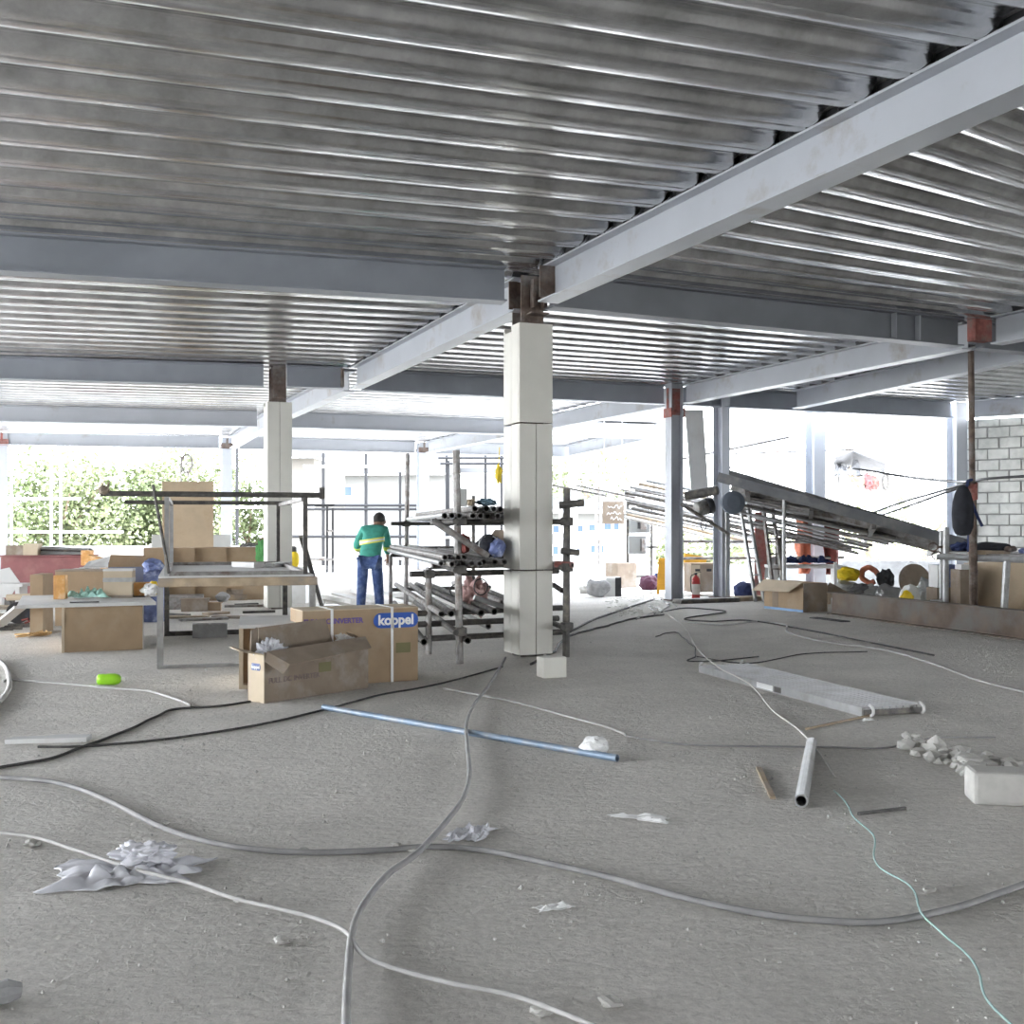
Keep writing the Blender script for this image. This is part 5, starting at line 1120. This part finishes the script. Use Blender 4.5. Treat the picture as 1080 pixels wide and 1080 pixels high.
c_=P(1066,579,15.4); mb=MB(); mb.blob((c_.x,c_.y,c_.z),(.08,.07,.045),seed=6,sub=3,amp=.3); single('stone_lump', mb, rust, 'brown lump on the tube bench at the end of the black jacket', 'lump')
c_=P(1078,581,15.2); mb=MB(); mb.blob((c_.x+.05,c_.y,c_.z),(.10,.08,.04),seed=8,sub=3,amp=.3); single('cloth', mb, bluebag, 'pale blue cloth on the tube bench at the very right edge', 'cloth')
c_=P(1013,575,16.6); mb=MB(); mb.blob((c_.x,c_.y,c_.z-.04),(.14,.12,.09),seed=9,sub=3,amp=.4); single('cloth', mb, navy, 'navy cloth heaped on the tube bench left of the rusty prop', 'cloth')
# rusty prop
top=P(1024,369,14.75); ft=at(1027,15.75); root=thing('prop_pole','tall rusty prop standing from floor to the beam joint at the right','prop',ft)
mb=MB(); mb.tube([ft,ft.lerp(top,.5)],.055,10); mb.build('outer_tube', rust, root); mb=MB(); mb.tube([ft.lerp(top,.5),top],.04,10); mb.build('inner_tube', rust, root)
mb=MB(); mb.lathe(ft,[(.12,0),(.12,.012)],4); mb.build('foot_plate', rust, root)
mb=MB(); mb.tube([ft.lerp(top,.47),ft.lerp(top,.53)],.07,10); mb.build('collar', redox, root)
mb=MB(frame(P(1030,348,14.3),TH)); mb.bb(-.14,.14,-.12,.02,-.16,.17); single('joint_patch', mb, redox, 'red primed steel joint plate on the beam above the rusty prop', 'joint')
c_=P(1015.5,538,14.0); root=thing('backpack','dark backpack hanging by a strap beside the rusty prop','backpack',P(1015,565,14.0))
mb=MB(); mb.lathe((c_.x,c_.y,c_.z),[(.03,-.33),(.09,-.31),(.125,-.22),(.135,-.05),(.125,.10),(.095,.22),(.06,.29),(.02,.32)],20); mb.build('bag_body', blackcloth, root, smooth=True)
mb=MB(); mb.blob((c_.x-.01,c_.y-.09,c_.z-.1),(.08,.05,.14),seed=4,sub=3,amp=.12,fr=1.0); mb.build('front_pocket', blackcloth, root, smooth=True)
mb=MB(); mb.tube([P(1019,515,14.0),P(1021,507,14.05),P(1025,506,14.1)],.02,6); mb.build('strap', navy, root)
mb=MB(); mb.tube([P(1021,520,14.05),P(1031,545,14.3),P(1036,555,14.3)],.022,6); mb.build('strap', navy, root)
mb=MB(); mb.tube([P(1021,563,14.0),P(1021,582,14.0)],.012,6); mb.build('strap', navy, root)
for (pts,lab) in (([(900,494),(960,503),(1000,507),(1022,508),(1040,505),(1085,502)],'upper black rope strung across the bright opening at the right'),([(935,500),(970,505),(1005,508),(1022,508)],'lower black rope strung across the bright opening at the right'),([(915,543),(950,530),(985,520),(1022,509)],'black rope rising to the right towards the rusty prop'),([(925,545),(960,533),(990,522),(1022,511)],'second black rope rising beside the other to the rusty prop')):
    n_=len(pts); mb=MB(); mb.tube(spline([P(x,y,20-5.2*i/(n_-1)) for i,(x,y) in enumerate(pts)],5),.02,6); single('rope', mb, black, lab,'rope',smooth=True)
# ================================================================ outside
def tree(label, px, d, zc, rad, n, m, seed, ls=.24, trunk=True, group=None, zbase=-1.25, dens=.35):
    c=at(px,d,0); root=thing('tree',label,'tree',(c.x,c.y,zbase),group); rnd=random.Random(seed)
    if trunk:
        mb=MB(); top=Vector((c.x,c.y,zc))
        mb.tube([Vector((c.x,c.y,zbase)),Vector((c.x+.1,c.y,zc*.5)),top],[.22,.16,.07],8)
        for k in range(6):
            t=rnd.uniform(0,6.28); mb.tube([Vector((c.x,c.y,zc*.3+k*zc*.1)),Vector((c.x+math.cos(t)*rad[0]*.7,c.y+math.sin(t)*rad[1]*.7,zc+rnd.uniform(-.3,.6)*rad[2]))],[.09,.03],6)
        mb.build('trunk', bark, root)
    mb=MB()
    lobes=[(Vector((rnd.uniform(-1,1)*rad[0]*.65,rnd.uniform(-1,1)*rad[1]*.65,rnd.uniform(-.75,.75)*rad[2])),rnd.uniform(.28,.5)) for _ in range(14)]
    for i in range(int(n*1.3)):
        lc,lr=rnd.choice(lobes); v=Vector((rnd.gauss(0,1),rnd.gauss(0,1),rnd.gauss(0,1))).normalized()*rnd.uniform(.6,1.05)
        p=Vector((c.x+lc.x+v.x*lr*rad[0],c.y+lc.y+v.y*lr*rad[1],zc+lc.z+v.z*lr*rad[2]))
        if p.z<zbase+.2: continue
        a=Vector((rnd.gauss(0,1),rnd.gauss(0,1),rnd.gauss(0,.7))).normalized(); b2=a.cross(Vector((rnd.gauss(0,1),rnd.gauss(0,1),rnd.gauss(0,1)))).normalized(); s_=ls*rnd.uniform(.6,1.3)
        mb.add([p-a*s_*.5,p+b2*s_*.28,p+a*s_*.5,p-b2*s_*.28],[(0,1,2,3)])
    mb.build('foliage', m, root); return root
tree('bushy light green tree beyond the parapet, leftmost behind the scaffold', -10,46,1.6,(3.2,3,3.4),5200,leaf,1)
tree('broad green tree behind the left scaffold standards', 62,48,1.4,(3.4,3,3.8),6500,leafl,2)
tree('dense green tree left of the plywood sheet', 128,50,1.2,(3.2,3,3.4),6000,leaf,3)
tree('pale green tree behind the pulley wheel', 196,50,1.6,(3.2,3,3.6),6000,leafl,4)
tree('green tree seen between the left clad column and the brown cartons', 262,52,.6,(2.9,2.6,3.0),5000,leaf,5)
tree('pale tree crown beyond the pink topped column', 620,62,3.4,(4.0,3.5,3.2),3200,leafl,6)
tree('low shrub tree seen below the tubes between the two steel columns', 735,48,-.2,(2.6,2.2,1.6),2600,leafl,7)
tree('low tree seen behind the two ladders', 815,50,-.2,(2.8,2.2,1.7),2600,leafl,8)
tree('sparse tree in the bright opening at the right', 915,55,1.4,(3.6,3,2.6),1300,leafl,9)
tree('thin crowned tree near the block wall in the bright opening', 975,58,1.0,(2.8,3,2.6),700,leafl,10)
# buildings
def building(label, px0, px1, d, ytop, m, roofm=None, slope=0, wins=(), dep=9):
    a=at(px0,d); b2=at(px1,d); zt=EYE+(HZ-ytop)/F*d; root=thing('building',label,'building',((a.x+b2.x)/2,d,-1.25))
    mb=MB(); mb.bb(a.x,b2.x,d,d+dep,-1.25,zt); mb.build('wall', m, root)
    if roofm:
        mb=MB(); s_=slope
        mb.add([(a.x-.5,d-.9,zt),(b2.x+.5,d-.9,zt),(b2.x+.5,d+dep,zt+s_),(a.x-.5,d+dep,zt+s_),(a.x-.5,d-.9,zt+.35),(b2.x+.5,d-.9,zt+.35),(b2.x+.5,d+dep,zt+s_+.35),(a.x-.5,d+dep,zt+s_+.35)],[(3,2,1,0),(4,5,6,7),(0,1,5,4),(1,2,6,5),(2,3,7,6),(3,0,4,7)]); mb.build('roof', roofm, root)
    for (x0,x1,y0,y1) in wins:
        p=P(x0,y1,d); q=P(x1,y0,d); mb=MB(); mb.bb(p.x,q.x,d-.06,d+.1,p.z,q.z); f=mb.build('window_frame', whitep, root)
        mb=MB(); mb.bb(p.x+.06,q.x-.06,d-.075,d-.06,p.z+.06,q.z-.06); mb.build('pane', bglass, f)
    return root
building('long pale building with a low grey roof behind the worker',300,470,62,501,bwall,broof,1.4,((350,372,512,524),))
building('beige block just right of the left clad column',304,331,48,483,beige,broof,.6)
building('white building with blue windows right of the central column',560,668,58,541,bwall,broof,1.2,((582,594,553,563),(602,616,553,562),(620,632,552,561),(636,654,551,560),(582,590,575,586),(603,612,576,592),(622,638,574,584)))
building('low white building far behind the tubes left of the blue windowed one',455,545,70,500,whitep,broof,1.5)
darktube = mat('dark tube', (.012,.012,.014), .7, 0, .1, 5, 0)
# scaffolds outside
def scaffold(label, d, verts, hors, r=.03, m=None):
    m = m or darktube
    root=thing('scaffold',label,'scaffold',at((verts[0][0]+verts[-1][0])/2,d,-1.25))
    for (x,y0) in verts:
        p=P(x,y0,d); mb=MB(); mb.tube([Vector((p.x,p.y,-1.25)),p],r,6); mb.build('standard', m, root)
    for (x0,x1,y,mm) in hors:
        mb=MB(); mb.tube([P(x0,y,d-.06),P(x1,y,d-.06)],r,6); mb.build('ledger', mm, root)
    return root
scaffold('dark tube scaffold outside behind the worker',38.5,((250,470),(341,478),(386,478),(429,476)),((236,332,535,steell),(320,445,492,whitep),(322,442,533,darktube),(322,440,537,darktube),(300,440,566,darktube),(330,430,589,steel)),.06)
scaffold('small dark frame scaffold standing left of the worker',33,((345,534),(351,536)),((320,353,533,darktube),(345,351,560,steel),(320,352,590,steel)),.035)
scaffold('tube scaffold outside seen behind the pipe rack',38.5,((471,480),(473,486),(512,480),(529,480),(422,498)),((462,532,483,darktube),(464,532,489,darktube),(424,470,500,steel),(455,530,567,steel),(440,535,553,darktube)),.05)
scaffold('tube scaffold outside right of the central column',39,((591,484),(629,484),(633,480),(646,480),(690,478)),((585,700,496,whitep),(585,690,540,steell),(585,690,568,steell),(600,700,502,steell)),.06,steel)
scaffold('pale tube scaffold in front of the trees at the far left',34.5,((12,476),(54,480),(64,480)),((5,70,483,steell),(5,85,526,steell),(5,130,561,steell)),.05,steell)
scaffold('thin wire fence scaffold in the gap between the two steel columns',34,((724,520),(741,545),(757,545)),((718,760,582,steel),(718,760,560,steell),(718,762,596,steell)),.03,steel)
# pulley
c_=P(197,489,30); root=thing('pulley_wheel','spoked pulley wheel on a thin stand high behind the plywood sheet','pulley',(c_.x,c_.y,0))
mb=MB(); mb.tube([(c_.x+.15*math.cos(t),c_.y,c_.z+.25*math.sin(t)) for t in [i*.314 for i in range(21)]],.03,6); mb.build('rim', steel, root)
for k in range(4): t=k*math.pi/4; mb=MB(); mb.tube([(c_.x-.15*math.cos(t),c_.y,c_.z-.25*math.sin(t)),(c_.x+.15*math.cos(t),c_.y,c_.z+.25*math.sin(t))],.012,5); mb.build('spoke', steel, root)
for dx in (-.16,.04): mb=MB(); mb.tube([(c_.x+dx,c_.y,0),(c_.x+dx,c_.y,c_.z-.2+(.4 if dx<0 else 0))],.025,6); mb.build('post', steel, root)
# tarpaulin shelter on the ropes
c_=P(905,488,28); root=thing('shelter','grey tarpaulin shelter full of odds and ends in the bright opening at the right','shelter',P(905,560,28))
mb=MB(); mb.add([P(881,480,27),P(899,474,27.5),P(935,487,27.2),P(933,498,28.4),P(900,492,28.6),P(878,489,28.2)],[(0,1,4,5),(1,2,3,4)]); mb.build('tarpaulin_roof', tarp, root, solid=.05)
mb=MB(); mb.sheet(P(893,505,27.8),.7,.6,.5,seed=3,n=16); mb.build('tarpaulin_side', tarp, root, solid=.02)
for (x,y,m_,r_,s_) in ((897,505,wood,(.06,.06,.30),1),(905,508,cardd,(.18,.15,.16),2),(915,508,maroon,(.14,.12,.2),3),(922,509,redox,(.12,.1,.18),4)):
    c2=P(x,y,27.6); mb=MB(); mb.blob(c2,r_,seed=s_,sub=3,amp=.6,fr=2); mb.build('stored_bundle', m_, root)
c2=P(934,508,27.4); mb=MB(); mb.tube([(c2.x+.07*math.cos(t),c2.y,c2.z+.2*math.sin(t)) for t in [i*.42 for i in range(16)]],.04,6); mb.build('hoop', steeld, root)
for (x) in (884,930):
    p=P(x,490,28.2); mb=MB(); mb.tube([Vector((p.x,p.y,-1.2)),p],.05,6); mb.build('post', steell, root)
# far edge-beams and slab stub seen at the right
mb=MB(); mb.bar(P(826,451,33),P(925,450,33),.3,.35); single('edge_beam', mb, paintd, 'pale edge beam high in the bright opening above the shelter', 'beam')
mb=MB(); mb.bar(P(893,452,32.6),P(905,452,32.6),.32,.36); single('steel_joint', mb, redox, 'rusty red joint high above the grey shelter', 'joint')
